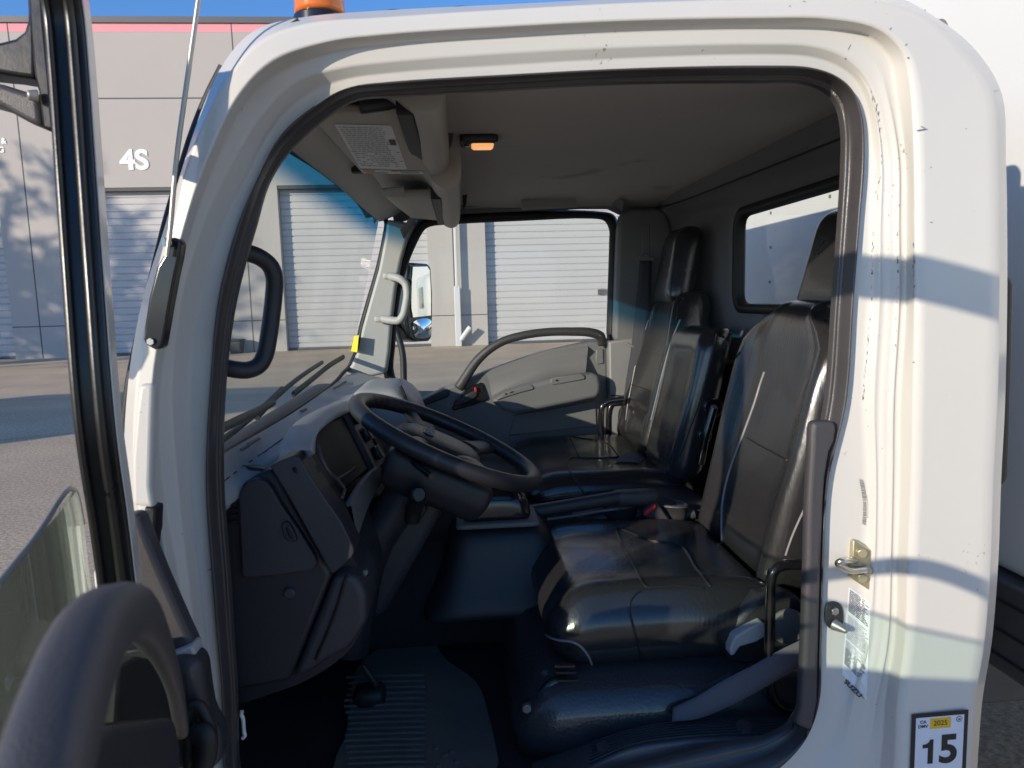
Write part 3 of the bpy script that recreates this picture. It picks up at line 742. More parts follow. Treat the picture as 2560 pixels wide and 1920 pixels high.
# wipers lying outside on the glass
def ws_off(u, v, off=.02):
    h = hit(bvh_ws, u, v, 0) or PX(u, v, -.425); return h+Vector((-off, 0, 0))
def wiper(arm, blade):
    a = tube('wiper', [ws_off(*p, .045) for p in arm], .007, M['rubber'], tr, sides=8)
    tube('blade', [ws_off(*p, .02) for p in blade], .010, M['rubber'], a, sides=6, ry=.006)
    return a
wiper([(690, 1042), (735, 990), (790, 940), (838, 905)], [(752, 985), (800, 945), (840, 912), (872, 892)])
wiper([(585, 1118), (640, 1075), (700, 1020), (748, 970)], [(562, 1082), (610, 1055), (660, 1030), (705, 1005)])
cowl = rbox('cowl', (-.50, 2.0, 1.15), (.12, 1.30, .12), .05, M['rubber'], tr, 8)

# passenger side pillar between windscreen and door glass
S('pillar_cover', [(967,548),(1000,552),(1035,560),(1018,600),(1004,650),(990,720),(980,800),(974,880),(966,934),(945,938),(915,946),(880,942),(862,932),(878,912),(892,880),(904,822),(924,750),(946,672),(962,590)], 2.685, .05, M['lighttrim'], tr, .012, 3)
def grip(name, pts, r, m, feet, fm):
    h = tube(name, pts, r, m, tr, sides=14, res=6)
    for a, b in feet: 
        f_ = rbox('foot', ((a[0]+b[0])/2, (a[1]+b[1])/2, (a[2]+b[2])/2), (abs(a[0]-b[0])+.02, abs(a[1]-b[1])+.016, .024), .008, fm, h, 4)
    return h
pa = [P(972, 690, 2.665), P(984, 693, 2.645), P(999, 697, 2.63), P(1013, 709, 2.625), P(1018, 732, 2.62), P(1014, 765, 2.62), P(1008, 788, 2.62), P(997, 801, 2.625), P(980, 801, 2.635), P(956, 797, 2.66)]
grip('grab_handle', pa, .0145, M['lighttrim'], [(P(964, 687, 2.66), P(988, 693, 2.655)), (P(942, 795, 2.66), P(974, 800, 2.655))], M['lighttrim'])
pa = [P(568, 628, 1.20), P(598, 630, 1.205), P(625, 634, 1.215), P(652, 645, 1.225), P(676, 666, 1.235), P(686, 695, 1.24), P(684, 745, 1.245), P(679, 790, 1.245), P(672, 840, 1.24), P(662, 888, 1.235), P(646, 914, 1.225), P(620, 925, 1.215), P(590, 924, 1.205), P(560, 918, 1.20)]
grip('grab_handle', pa, .0148, M['plastic'], [], M['plastic'])
# inner cover of the near A pillar (dark, seen edge on)
loft('pillar_cover', [[p+Vector((-.002, .004, 0)) for p in sI[0:10*5]], [p+Vector((-.016, .03, .004)) for p in sI[0:10*5]], [p+Vector((-.04, .09, .012)) for p in sI[0:10*5]]], M['rubber'], tr)

# ================================================================== ROOF LINING AND OVERHEAD SHELF
nx_, ny_ = 14, 20; rows = []
for i in range(nx_+1):
    x = -.34+1.19*i/nx_; row = []
    for j in range(ny_+1):
        y = 1.15+1.58*j/ny_; s = (y-1.94)/.79; f_ = (x-.2)/.60
        row.append(Vector((x, y, 1.845+.025*(1-s**6)-.004*max(0, f_-.7)/.3-.035*max(0, -f_-.55)/.45*1.0)))
    rows.append(row)
hl = loft('headliner', rows, M['headliner'], tr)
# front header above the windscreen
loft('windscreen_header', [[ws_pt(1.16+1.54*i/12, 1.812-.012*abs(i-6)/6)+Vector((.012, 0, 0)) for i in range(13)], [ws_pt(1.16+1.54*i/12, 1.80)+Vector((.075, 0, .022)) for i in range(13)], [ws_pt(1.16+1.54*i/12, 1.80)+Vector((.12, 0, .05)) for i in range(13)]], M['visor'], hl)
# overhead shelf: a rounded rear rail in two lengths with open ends
def shelf(y0, y1, x, zt, zb):
    prof = [(x-.22, 1.90), (x-.21, zt-.022), (x-.13, zt-.026), (x-.065, zt-.03), (x-.03, zb+.014), (x-.004, zb), (x+.020, zb+.006), (x+.034, zb+.03), (x+.034, zt), (x+.03, 1.90)]
    rr = [[Vector((a, y0+(y1-y0)*k/8, z+.003*math.sin(k*.8))) for a, z in catmull2(prof)] for k in range(9)]
    return loft('overhead_shelf', rr, M['visor'], tr, closed=True, caps=True, sharp=50)
def catmull2(prof):
    return [(p.x, p.y) for p in catmull([(a, b, 0) for a, b in prof], 4)]
sh1 = shelf(1.17, 1.735, -.045, 1.872, 1.800)
sh2 = shelf(1.76, 2.70, -.018, 1.865, 1.772)
# dark mouths at the ends of the shelf rail
prism('shelf_opening', [P(1108, 315, 1.60), P(1136, 312, 1.60), P(1130, 355, 1.62), P(1121, 376, 1.62)], (0, .02, 0), M['rubber'], sh1, .002)
prism('shelf_opening', [P(1156, 488, 2.45), P(1168, 486, 2.45), P(1166, 510, 2.47), P(1158, 528, 2.47)], (0, .02, 0), M['rubber'], sh2, .002)
for o_, xx, y0_, y1_, zz in ((sh1, -.072, 1.20, 1.74, 1.806), (sh2, -.047, 1.98, 2.64, 1.779)):
    box('shelf_gap_shade', (xx-.020, y0_, zz), (xx+.010, y1_, zz+.06), M['rubber'], o_, .004)  # black strip paints shade into the gap between visor and rail
box('shelf_gap_shade', (-.25, 1.765, 1.815), (-.06, 1.79, 1.86), M['rubber'], sh2, .003)  # same painted shade between the two shelf lengths
def visor(cs, th, label=None):
    # cs: rear near, rear far, front far, front near
    n = 10; top = []
    for i in range(n+1):
        a = cs[0].lerp(cs[1], i/n); b = cs[3].lerp(cs[2], i/n)
        top.append([a.lerp(b, j/8)+Vector((0, 0, -.010*math.sin(math.pi*j/8)*math.sin(math.pi*i/n))) for j in range(9)])
    o = loft('sun_visor', top, M['visor'], tr, label=label)
    s = o.modifiers.new('solid', 'SOLIDIFY'); s.thickness = th; s.offset = 1
    bevel(o, .007, 3, 50); return o
v1 = visor([P(1022, 282, 1.262), P(1082, 436, 1.72), P(905, 436, 1.70), P(772, 292, 1.262)], .02, 'near sun visor carrying white warning labels')
v2 = visor([P(1119, 488, 2.02), P(1141, 556, 2.62), P(1025, 545, 2.55), P(960, 493, 2.02)], .02, 'far sun visor without labels')
cyl('visor_pivot', P(900, 268, 1.25), P(1010, 252, 1.27), .012, M['plastic'], v1, 12)
cyl('visor_pivot', P(955, 480, 1.99), P(1010, 474, 2.0), .010, M['lighttrim'], v2, 12)
bv1 = world_bvh(v1)
wl = MB()
def vquad(c4, n, m, off):
    for i in range(n):
        for j in range(n):
            pts = []
            for s, t in ((i/n, j/n), ((i+1)/n, j/n), ((i+1)/n, (j+1)/n), (i/n, (j+1)/n)):
                u = (c4[0][0]*(1-s)+c4[1][0]*s)*(1-t)+(c4[3][0]*(1-s)+c4[2][0]*s)*t; v = (c4[0][1]*(1-s)+c4[1][1]*s)*(1-t)+(c4[3][1]*(1-s)+c4[2][1]*s)*t
                pts.append(hit(bv1, u, v, off))
            if all(pts): wl.quad(*pts, m)
L1 = [(836, 309), (978, 312), (1018, 423), (900, 419)]; L2 = [(902, 423), (1054, 427), (1062, 434), (912, 432)]
vquad(L1, 5, M['sheet'], .0012); vquad(L2, 4, M['sheet'], .0012)
def sub(c4, s0, t0, s1, t1):
    f_ = lambda s, t: ((c4[0][0]*(1-s)+c4[1][0]*s)*(1-t)+(c4[3][0]*(1-s)+c4[2][0]*s)*t, (c4[0][1]*(1-s)+c4[1][1]*s)*(1-t)+(c4[3][1]*(1-s)+c4[2][1]*s)*t)
    return [f_(s0, t0), f_(s1, t0), f_(s1, t1), f_(s0, t1)]
for j in range(20):
    s = .05+.01*(j % 2)
    while s < .80:
        w_ = rnd.uniform(.03, .12)
        if j < 13 or rnd.random() < .8: vquad(sub(L1, s, .05+j*.046, min(.84, s+w_), .061+j*.046), 1, M['greyink'], .002)
        s += w_+.02
vquad(sub(L1, .85, .32, .97, .44), 1, M['ink'], .002); vquad(sub(L1, .03, .60, .97, .612), 1, M['ink'], .002); vquad(sub(L1, .03, .80, .97, .812), 1, M['ink'], .002)
vquad(sub(L2, .02, .1, .22, .45), 1, M['orange'], .002); vquad(sub(L2, .48, .1, .60, .4), 1, M['orange'], .002)
for j in range(3): vquad(sub(L2, .03, .5+j*.15, .42, .57+j*.15), 1, M['greyink'], .002); vquad(sub(L2, .62, .12+j*.25, .94, .2+j*.25), 1, M['ink'], .002)
wl.build('warning_label', v1)
# dome lamp
a = PZ(1197, 352, 1.862)
dl = rbox('dome_lamp', (a.x, a.y, 1.862), (.088, .075, .022), .010, M['plastic'], tr, 5)
emat = mat('lit_lamp_lens', (.9, .62, .35), .3)
bs = emat.node_tree.nodes['Principled BSDF']; bs.inputs['Emission Color'].default_value = (1, .42, .14, 1); bs.inputs['Emission Strength'].default_value = .55
rbox('lens', (a.x+.008, a.y, 1.853), (.052, .052, .016), .008, emat, dl, 5)
rbox('switch', (a.x-.028, a.y-.01, 1.851), (.012, .014, .008), .003, M['plastic_gloss'], dl, 3)
# access panel pressed into the lining
S('lining_panel', [(1303, 498), (1440, 492), (1444, 518), (1304, 524)], 2.60, .012, M['headliner'], hl, .004)

# ================================================================== REAR WALL AND FAR SIDE
win = [(1857,541),(1930,519),(2000,499),(2101,470)]
wz0, wz1 = 1.462, 1.748
def rr_loop(y0, y1, z0, z1, r, x, n=6, tilt=0):
    pts = []
    for cy_, cz_, a0 in ((y1-r, z1-r, 0), (y0+r, z1-r, 90), (y0+r, z0+r, 180), (y1-r, z0+r, 270)):
        for k in range(n+1):
            a = R(a0+90*k/n); pts.append(Vector((x+tilt*(cz_+r*math.sin(a)-z0), cy_+r*math.cos(a), cz_+r*math.sin(a))))
    return pts
op = dict(n=6)
back = [rr_loop(1.10, 2.76, .56, 1.93, .03, .787), rr_loop(1.14, 2.70, .60, 1.822, .05, .79), rr_loop(1.20, 2.66, .64, 1.80, .08, .865), rr_loop(1.27, 2.29, 1.41, 1.785, .07, .90), rr_loop(1.30, 2.235, 1.435, 1.768, .06, .905), rr_loop(1.315, 2.215, 1.448, 1.757, .055, .93)]
back = [r+[r[0]] for r in back]
rw = loft('rear_wall', back, M['rearwall'], tr, sharp=60)
rwin = loft('rear_window_seal', [r+[r[0]] for r in (rr_loop(1.30, 2.232, 1.436, 1.768, .06, .896), rr_loop(1.312, 2.218, 1.448, 1.756, .055, .888), rr_loop(1.328, 2.196, 1.462, 1.742, .05, .892), rr_loop(1.332, 2.190, 1.466, 1.738, .05, .915))], M['rubber'], rw)
lp = rr_loop(1.325, 2.20, 1.458, 1.746, .05, .912)
mesh('rear_window', lp, [tuple(range(len(lp)))], M['sideglass'], tr, False)
# lining joint across the rear corner
seam_pts = [PX(u, v, .772) for u, v in ((1640, 519), (1668, 514), (1720, 497), (1800, 466), (1900, 427), (2000, 387), (2105, 345))]
tube('lining_joint', seam_pts, .003, M['rubber'], rw, sides=6)
rbox('rear_ledge', (.83, 1.93, 1.27), (.06, 1.5, .05), .02, M['rubber'], rw, 6)
# seam along the lower edge of the rear wall trim
S('pillar_top', [(1500,500),(1560,492),(1700,470),(1700,545),(1560,540)], 2.725, .03, M['rearwall'], rw, .004)
# far B pillar cover, belt guide and lower cover
bp = S('pillar_cover', [(1546,572),(1552,536),(1572,523),(1640,519),(1664,526),(1676,556),(1690,640),(1702,760),(1706,872),(1536,852),(1541,700)], 2.665, .06, M['greytrim'], tr, .014, 3)
S('belt_slot', [(1606,561),(1626,560),(1625,634),(1604,634)], 2.664, .01, M['greytrim'], bp, .004, 3)
M['covergrey'] = mat('mid_grey_cover', (.26, .255, .26), .5, bump=.25, bscale=700, detail=2)
lw = S('lower_cover', [(1522,854),(1580,846),(1706,872),(1706,1260),(1528,1260)], 2.655, .06, M['covergrey'], tr, .008, 2)
tube('cover_joint', [P(1528, 988, 2.652), P(1560, 990, 2.652), P(1600, 986, 2.652)], .0025, M['rubber'], lw, sides=6)
S('belt_ring', [(1590,642),(1598,636),(1606,640),(1612,632),(1620,632),(1626,641),(1634,640),(1639,648),(1632,660),(1596,662),(1590,652)], 2.648, .012, M['greytrim'], bp, .004, 3)
def ribbon(name, L, Rr, m, parent, label=None, th=.0018):
    a, b = catmull(L, 6), catmull(Rr, 6)
    return loft(name, [[p.lerp(q, t) for p, q in zip(a, b)] for t in (0, .33, .66, 1)], m, parent, thick=th, label=label)
ribbon('seat_belt', [P(1600, 652, 2.635), P(1596, 700, 2.63), P(1588, 780, 2.62), P(1578, 870, 2.62), P(1564, 960, 2.62), P(1556, 1030, 2.62)], [P(1629, 652, 2.635), P(1628, 700, 2.63), P(1625, 780, 2.60), P(1605, 900, 2.60), P(1590, 960, 2.60), P(1585, 1050, 2.60)], M['beltdark'], tr)
tube('belt_hook', [P(1566, 858, 2.63), P(1580, 866, 2.62), P(1596, 866, 2.62)], .005, M['greytrim'], tr, sides=8)

# ---- passenger door seen from inside
pd = rbox('door', (.25, 2.82, .84), (1.10, .06, .50), .02, M['paint'], tr, 4)
def Q(u, v, Y=2.70): return P(u, v, Y)
belt_line = [(1045,1004),(1100,975),(1152,953),(1210,930),(1258,914),(1310,896),(1350,882),(1410,868),(1478,854),(1517,852)]
trimp = belt_line+[(1519,900),(1521,1000),(1523,1120),(1500,1150),(1040,1150),(1020,1060)]
pt = S('trim_panel', trimp, 2.70, .07, M['greytrim'], pd, .012, 3)
# scooped upper part under the belt line
def strip(name, topl, botl, m, par, n=6):
    a, b = catmull(topl, 5), catmull(botl, 5)
    return a, b
top = [Q(u, v+3, 2.700) for u, v in ((1215,932),(1258,917),(1310,899),(1350,886),(1410,872),(1470,862))]
sc1 = [Q(u, v, 2.672) for u, v in ((1222,950),(1264,934),(1312,915),(1352,902),(1410,886),(1470,874))]
sc2 = [Q(u, v, 2.69) for u, v in ((1228,985),(1268,962),(1314,938),(1354,924),(1410,908),(1468,892))]
sc3 = [Q(u, v, 2.645) for u, v in ((1234,1002),(1270,978),(1318,956),(1358,942),(1410,938),(1464,934))]
sc4 = [Q(u, v, 2.60) for u, v in ((1232,1004),(1272,984),(1322,964),(1362,951),(1420,942),(1482,936))]
loft('upper_pad', [catmull(r, 5) for r in (top, sc1, sc2, sc3, sc4)], M['greytrim'], pt)
ar = [(1228,1002),(1262,982),(1320,962),(1374,948),(1430,940),(1480,934),(1498,938),(1503,962),(1501,985),(1490,996),(1440,1006),(1380,1018),(1320,1030),(1284,1034),(1256,1024),(1238,1012)]
arm = S('armrest', ar, 2.585, .12, M['greytrim'], pt, .022, 4)
pk = S('pocket', [(1376,948),(1384,944),(1450,934),(1460,938),(1464,944),(1462,949),(1384,963),(1377,960)], 2.580, .008, M['greytrim'], arm, .004, 2)
S('slot', [(1388,950),(1394,949),(1396,953),(1390,953)], 2.577, .006, M['rubber'], arm, .001)
S('switch_panel', [(1239,1000),(1260,985),(1300,970),(1326,961),(1336,968),(1332,974),(1300,982),(1262,994),(1244,1001)], 2.580, .008, M['greytrim'], arm, .004, 2)
S('slot', [(1262,984),(1268,983),(1268,986),(1263,987)], 2.577, .006, M['rubber'], arm, .001)
S('slot', [(1274,981),(1283,978),(1284,980),(1275,983)], 2.577, .006, M['rubber'], arm, .001)
S('cover_plate', [(1491,874),(1508,872),(1509,909),(1493,911),(1489,900)], 2.693, .012, M['greytrim'], pt, .004, 3)
S('lower_trim', [(1290,1036),(1400,1018),(1490,1000),(1492,1066),(1270,1090)], 2.693, .012, M['greytrim'], pt, .004, 2)
hb = S('door_handle', [(1130,1023),(1138,1000),(1150,985),(1180,965),(1204,956),(1209,964),(1220,996),(1216,1001),(1180,1014),(1134,1027)], 2.69, .02, M['plastic_gloss'], pt, .008, 3)
S('lever', [(1142,1014),(1160,990),(1182,978),(1196,976),(1192,992),(1176,1004),(1150,1014)], 2.682, .012, M['plastic'], hb, .005, 3)
S('lock_button', [(1185,970),(1191,968),(1193,979),(1187,981)], 2.676, .012, M['red'], hb, .002, 2)
S('front_trim', [(1040,1010),(1080,988),(1118,972),(1124,978),(1121,992),(1080,1008),(1042,1022)], 2.69, .012, M['plastic'], pt, .005, 3)
# arched grab bar over the belt line
ga = [(1147,970,2.69),(1166,940,2.68),(1190,905,2.67),(1220,876,2.66),(1258,853,2.655),(1310,838,2.65),(1370,830,2.65),(1430,829,2.65),(1474,831,2.655),(1500,840,2.665),(1506,858,2.68)]
path = catmull([P(*p) for p in ga], 6)
loft('grab_arch', sweep(path, lambda t: circ(.021-.005*math.sin(math.pi*t), .016, 12)), M['plastic2'], pt, closed=True, caps=True)
# window frame and glass
fo = [(1076,566),(1061,575),(1042,608),(1020,661),(1004,720),(994,787),(988,860),(987,940),(1040,1000),(1110,968),(1210,928),(1350,880),(1478,852),(1516,850),(1517,825),(1521,700),(1524,600),(1524,575),(1512,552),(1476,546),(1300,552),(1139,560)]
wf_i = catmull([P(u, v, 2.745) for u, v in fo], 4, True); ctr = sum(wf_i, Vector())/len(wf_i)
def grow(l, d, dy): return [p+((p-ctr).normalized()*d)+Vector((0, dy, 0)) for p in l]
rr = [grow(wf_i, .0, .01), wf_i, grow(wf_i, .008, -.02), grow(wf_i, .022, -.022), grow(wf_i, .034, -.01), grow(wf_i, .05, .03)]
loft('window_frame', [r+[r[0]] for r in rr], M['rubber'], pd)
mesh('window_glass', grow(wf_i, .004, .008), [tuple(range(len(wf_i)))], M['sideglass'], pd, False)
# header between the lining and the far window
loft('door_header', [[P(u, v, y) for u, v in ((1010,600),(1040,552),(1080,528),(1160,519),(1300,512),(1450,505),(1520,505),(1556,530))] for y, dv in ((2.70, 0),)]+[[P(u, v-26, 2.60) for u, v in ((1000,600),(1040,552),(1080,528),(1160,519),(1300,512),(1450,505),(1520,505),(1560,530))]], M['greytrim'], tr)
S('door_header', [(985,560),(1030,545),(1085,540),(1160,534),(1300,528),(1450,521),(1522,521),(1552,536),(1556,500),(1300,490),(1100,500),(980,530)], 2.72, .03, M['greytrim'], tr, .004)

# passenger mirror outside
mg = [(1022,660),(1028,656),(1072,659),(1079,668),(1083,735),(1083,790),(1081,845),(1074,853),(1040,855),(1022,848),(1016,800),(1019,720)]
th_ = Vector((-.10, .06, 0))
def mplane(u, v): return PN(u, v, P(1050, 755, 3.12), Vector((.78, -.626, .010)))
pm = prism('side_mirror', [mplane(u, v) for u, v in mg], th_, M['plastic_gloss'], tr, .014, 3)
def inset(l, c, k): return [((u-c[0])*k+c[0], (v-c[1])*k+c[1]) for u, v in l]
nv = Vector((.78, -.626, .010))*.004
upg = [(1030,667),(1066,666),(1072,676),(1075,735),(1075,789),(1030,794),(1026,770),(1027,700)]
log = [(1031,806),(1075,800),(1075,836),(1069,843),(1042,845),(1034,838)]
prism('mirror_glass', [mplane(u, v)+nv for u, v in upg], nv*.5, M['mirror'], pm, .001)
# bulging wide-angle glass
cc = mplane(1053, 824); rows = []
o0 = [mplane(u, v) for u, v in log]; o0 = catmull(o0, 4, True)
for k in range(7):
    t = 1-k/6; rows.append([cc+(p-cc)*t+nv*1.2+nv.normalized()*.012*(1-t*t) for p in o0])
loft('mirror_glass', [r+[r[0]] for r in rows], M['mirror'], pm)
tube('mirror_arm', [mplane(1010, 800)+Vector((-.05, .03, 0)), P(1006, 880, 3.0), P(1010, 960, 2.95), P(1016, 1040, 2.92)], .014, M['rubber'], pm, sides=10)
tube('mirror_arm', [mplane(1020, 700)+Vector((-.06, .02, 0)), P(1000, 690, 2.95), P(985, 700, 2.9)], .012, M['rubber'], pm, sides=10)
# far skin of the cab behind the passenger door
prism('far_skin', [(-.5, 2.86, .55), (.82, 2.86, .55), (.84, 2.86, 1.13), (.52, 2.86, 1.30), (-.10, 2.86, 1.13), (-.52, 2.86, 1.15)], (0, .01, 0), M['paint'], shell, .002)

# ================================================================== DASHBOARD
da = thing
dash_prof = [(-.425, 1.225), (-.39, 1.212), (-.33, 1.198), (-.285, 1.170), (-.255, 1.12), (-.225, 1.06), (-.20, 1.0), (-.19, .94), (-.22, .86), (-.30, .80), (-.42, .76)]
dp_ = [(p.x, p.y) for p in catmull([(a, b, 0) for a, b in dash_prof], 4)]
ys_ = [1.26, 1.30, 1.6, 1.95, 2.2, 2.45, 2.58, 2.63]
dash = loft('dashboard', [[Vector((x, y, z)) for x, z in dp_] for y in ys_], M['plastic'], tr)
mesh('dash_end', [Vector((x, 1.26, z)) for x, z in dp_]+[Vector((-.45, 1.26, .76)), Vector((-.45, 1.26, 1.225))], [tuple(range(len(dp_)+2))], M['plastic'], dash, False)
# grey top from the glass to the rear lip
ra = [P(*p) for p in ((540,1148,1.17),(556,1136,1.20),(647,1083,1.40),(734,1031,1.66),(835,961,2.25),(868,938,2.58),(895,930,2.66))]
rb_ = [P(*p) for p in ((540,1195,1.17),(556,1182,1.20),(662,1120,1.36),(760,1058,1.60),(862,985,2.15),(915,952,2.50),(940,944,2.64))]
rc_ = [P(*p) for p in ((540,1250,1.19),(556,1238,1.20),(673,1166,1.275),(752,1120,1.37),(846,1042,1.66),(938,984,2.12),(1000,955,2.55))]
rd_ = [p+Vector((.004, -.002, -.018)) for p in rc_]
re_ = [p+Vector((-.03, 0, -.05)) for p in rc_]
top = [catmull(r, 6) for r in (ra, rb_, rc_, rd_, re_)]
top = [top[0], lerp(top[0], top[1], .5), [p+Vector((0, 0, .004)) for p in top[1]], lerp(top[1], top[2], .6), top[2], top[3], top[4]]
dtop = loft('dash_top', top, M['dashgrey'], dash)
bvt = world_bvh(dtop)
seam('dash_groove', bvt, [(556, 1205), (600, 1172), (664, 1128), (720, 1088), (775, 1052), (850, 1005)], .0018, M['rubber'], dtop, 0)
for u, v, l in ((600, 1125, 20), (618, 1112, 28), (752, 1030, 12), (835, 972, 16), (850, 962, 14)):
    q0, q1 = hit(bvt, u, v, .0015) or P(u, v, 1.4), hit(bvt, u+l, v-l*.52, .0015) or P(u+l, v-l*.52, 1.42)
    tube('demister_vent', [q0, q1], .0035, M['greytrim'], dtop, sides=6, res=1)
# hood arc around the instruments: from the top lip into the recess
n_b = Vector((.912, 0, .41)); p_b = Vector((-.262, 1.5, 1.2))
def B(u, v, off=0): return PN(u, v, p_b, n_b)+n_b*off
hood_o = [(744,1140),(752,1112),(776,1074),(812,1046),(850,1026),(880,1012)]
hood_i = [(756,1150),(762,1104),(785,1078),(822,1054),(858,1037),(884,1026)]
loft('instrument_hood', [catmull([B(u, v, .0)+Vector((-.03, 0, .012)) for u, v in hood_o], 5), catmull([B(u, v, .022) for u, v in hood_o], 5), catmull([B(u, v, .024) for u, v in hood_i], 5), catmull([B(u, v, -.05) for u, v in hood_i], 5)], M['dashgrey'], dash)
# instrument face sunk behind the hood, gloss lens
S_in = [(750,1160),(756,1128),(763,1102),(786,1077),(822,1054),(866,1034),(884,1060),(905,1104),(934,1164),(890,1204),(845,1238),(800,1240)]
M['cluster'] = mat('dark_instrument_lens', (.006, .006, .008), .55, spec=.25)
prism('instrument_cluster', [B(u, v, -.008) for u, v in S_in], -n_b*.01, M['cluster'], dash, .004)
# bezel surface with rows of rocker switches
bz_ = prism('switch_panel', [B(u, v, .004) for u, v in ((862,1028),(884,1016),(930,1000),(975,1080),(1010,1150),(985,1172),(936,1180))], -n_b*.02, M['plastic2'], dash, .004)
def rocker(name, uv, par, m=M['plastic_gloss'], h=.010):
    return prism(name, [B(u, v, .006) for u, v in uv], n_b*h, m, par, .003, 2)
for uv in ([(866,1034),(876,1030),(893,1060),(884,1066)], [(895,1076),(906,1072),(921,1102),(911,1108)], [(922,1122),(932,1117),(948,1148),(936,1154)], [(944,1166),(955,1161),(970,1190),(960,1198)], [(958,1152),(968,1147),(984,1178),(975,1184)]):
    r_ = rocker('rocker_switch', uv, bz_)
    a, b, c, d = uv; mid_ = lambda p, q, t: (p[0]*(1-t)+q[0]*t, p[1]*(1-t)+q[1]*t)
    prism('cap', [B(*mid_(a, b, .35), .016), B(*mid_(a, b, .85), .016), B(*mid_(d, c, .85), .018), B(*mid_(d, c, .35), .018)], n_b*.002, M['greytrim'], r_, .001)
prism('air_vent', [B(u, v, .005) for u, v in ((892,1028),(906,1020),(960,1130),(948,1140))], n_b*.004, M['rubber'], dash, .002)
# lower grey bezel curve
low = [(928,1172),(910,1188),(893,1208),(878,1232),(866,1252),(856,1272)]
lo2 = [(1000,1160),(978,1180),(950,1210),(925,1250),(905,1300),(888,1350)]
loft('lower_bezel', [catmull([B(u, v, .0) for u, v in low], 5), catmull([B(u, v, .012)+Vector((.004, 0, 0)) for u, v in low], 5), catmull([B(u+6, v+3, .014) for u, v in low], 5), catmull([B(u, v, .004) for u, v in lo2], 5), catmull([B(u+6, v+4, -.04) for u, v in lo2], 5)], M['greytrim'], dash)
# phone cradle stub, trays and small knobs along the near edge of the instruments
tube('cluster_rim', [B(u, v, .03) for u, v in ((757,1133),(764,1160),(782,1196),(806,1218),(822,1238),(818,1262))], .003, M['plastic2'], dash, sides=8)
tube('holder_arm', [B(u, v, .02) for u, v in ((818,1212),(850,1192),(866,1180))], .004, M['rubber'], dash, sides=8)
ctl = prism('switch_strip', [P(u, v, 1.222) for u, v in ((752,1136),(762,1130),(800,1190),(850,1270),(880,1340),(888,1372),(880,1384),(846,1310),(790,1210))], (0, .05, 0), M['rubber'], dash, .004)
for u, v, l_, m_ in ((762,1146,22,'plastic'),(778,1172,18,'greytrim'),(796,1202,24,'plastic2'),(822,1246,16,'plastic'),(838,1276,24,'greytrim'),(858,1316,14,'plastic2'),(868,1340,20,'plastic')):
    dx_, dy__ = .50*l_, .86*l_
    prism('rocker_switch', [P(u-4, v+2, 1.214), P(u+4, v-2, 1.214), P(u+4+dx_, v-2+dy__, 1.214), P(u-4+dx_, v+2+dy__, 1.214)], (0, .012, 0), M[m_], ctl, .002)
# end panel facing the door, pocket lid and lower panels
S('end_panel', [(552,1244),(600,1214),(673,1170),(700,1200),(777,1344),(830,1438),(725,1704),(598,1728),(556,1734),(548,1500)], 1.225, .05, M['plastic'], dash, .010, 3)
lid = S('pocket_lid', [(596,1250),(600,1229),(614,1208),(630,1200),(648,1198),(666,1204),(680,1220),(705,1264),(745,1322),(788,1392),(793,1408),(788,1420),(774,1428),(705,1438),(612,1447),(603,1440),(602,1400),(598,1320)], 1.212, .03, M['plastic2'], dash, .012, 4, label='pocket lid in the dashboard end with a sunken finger pull')
hp = S('finger_pull', [(702,1318),(705,1308),(714,1304),(722,1306),(730,1318),(742,1346),(741,1354),(730,1356),(716,1352),(707,1340)], 1.206, .02, M['plastic'], lid, .007, 3)
S('pull_slot', [(712,1322),(720,1314),(736,1346),(724,1350)], 1.2045, .01, M['rubber'], hp, .003, 2)
S('wing_bezel', [(674,1166),(700,1152),(736,1139),(748,1143),(775,1190),(815,1250),(852,1303),(882,1364),(886,1380),(880,1394),(834,1434),(826,1432),(776,1340),(720,1240)], 1.175, .07, M['plastic'], dash, .016, 4)
S('knee_panel', [(834,1442),(868,1432),(893,1446),(914,1484),(918,1550),(895,1592),(868,1625),(812,1655),(778,1682),(770,1686),(728,1702)], 1.222, .16, M['plastic2'], dash, .018, 4)
tube('panel_groove', [P(u, v, 1.2205) for u, v in ((866,1440),(842,1520),(815,1590),(790,1648))], .0035, M['rubber'], dash, sides=6)
q = P(724, 1482, 1.224); cyl('screw_cap', q, q+Vector((0, -.006, 0)), .0105, M['plastic2'], dash, 20, bev=.003)
S('switch_blank', [(906,1428),(917,1426),(920,1434),(912,1444)], 1.215, .01, M['greytrim'], dash, .002)
for k in range(5):
    S('louvre', [(566,1246+k*15),(590,1240+k*15),(592,1247+k*15),(567,1253+k*15)], 1.218, .012, M['rubber'], dash, .002)
# raised centre stack towards the passenger side, radio slots
cs = rbox('centre_stack', (-.19, 2.14, 1.12), (.17, .34, .27), .05, M['dashgrey'], tr, 8, lambda a, b, c, p: p+Vector((-.05*c, 0, 0)))
for k, (u, v) in enumerate(((1012,985),(1022,1010),(1032,1035),(1038,1062))):
    prism('radio_slot', [P(u-16, v-18, 1.965), P(u-8, v-22, 1.965), P(u+6, v+10, 1.965), P(u-2, v+14, 1.965)], (0, .01, 0), M['rubber'], cs, .002)
rbox('passenger_dash', (-.30, 2.45, 1.09), (.24, .36, .26), .07, M['plastic'], dash, 6)

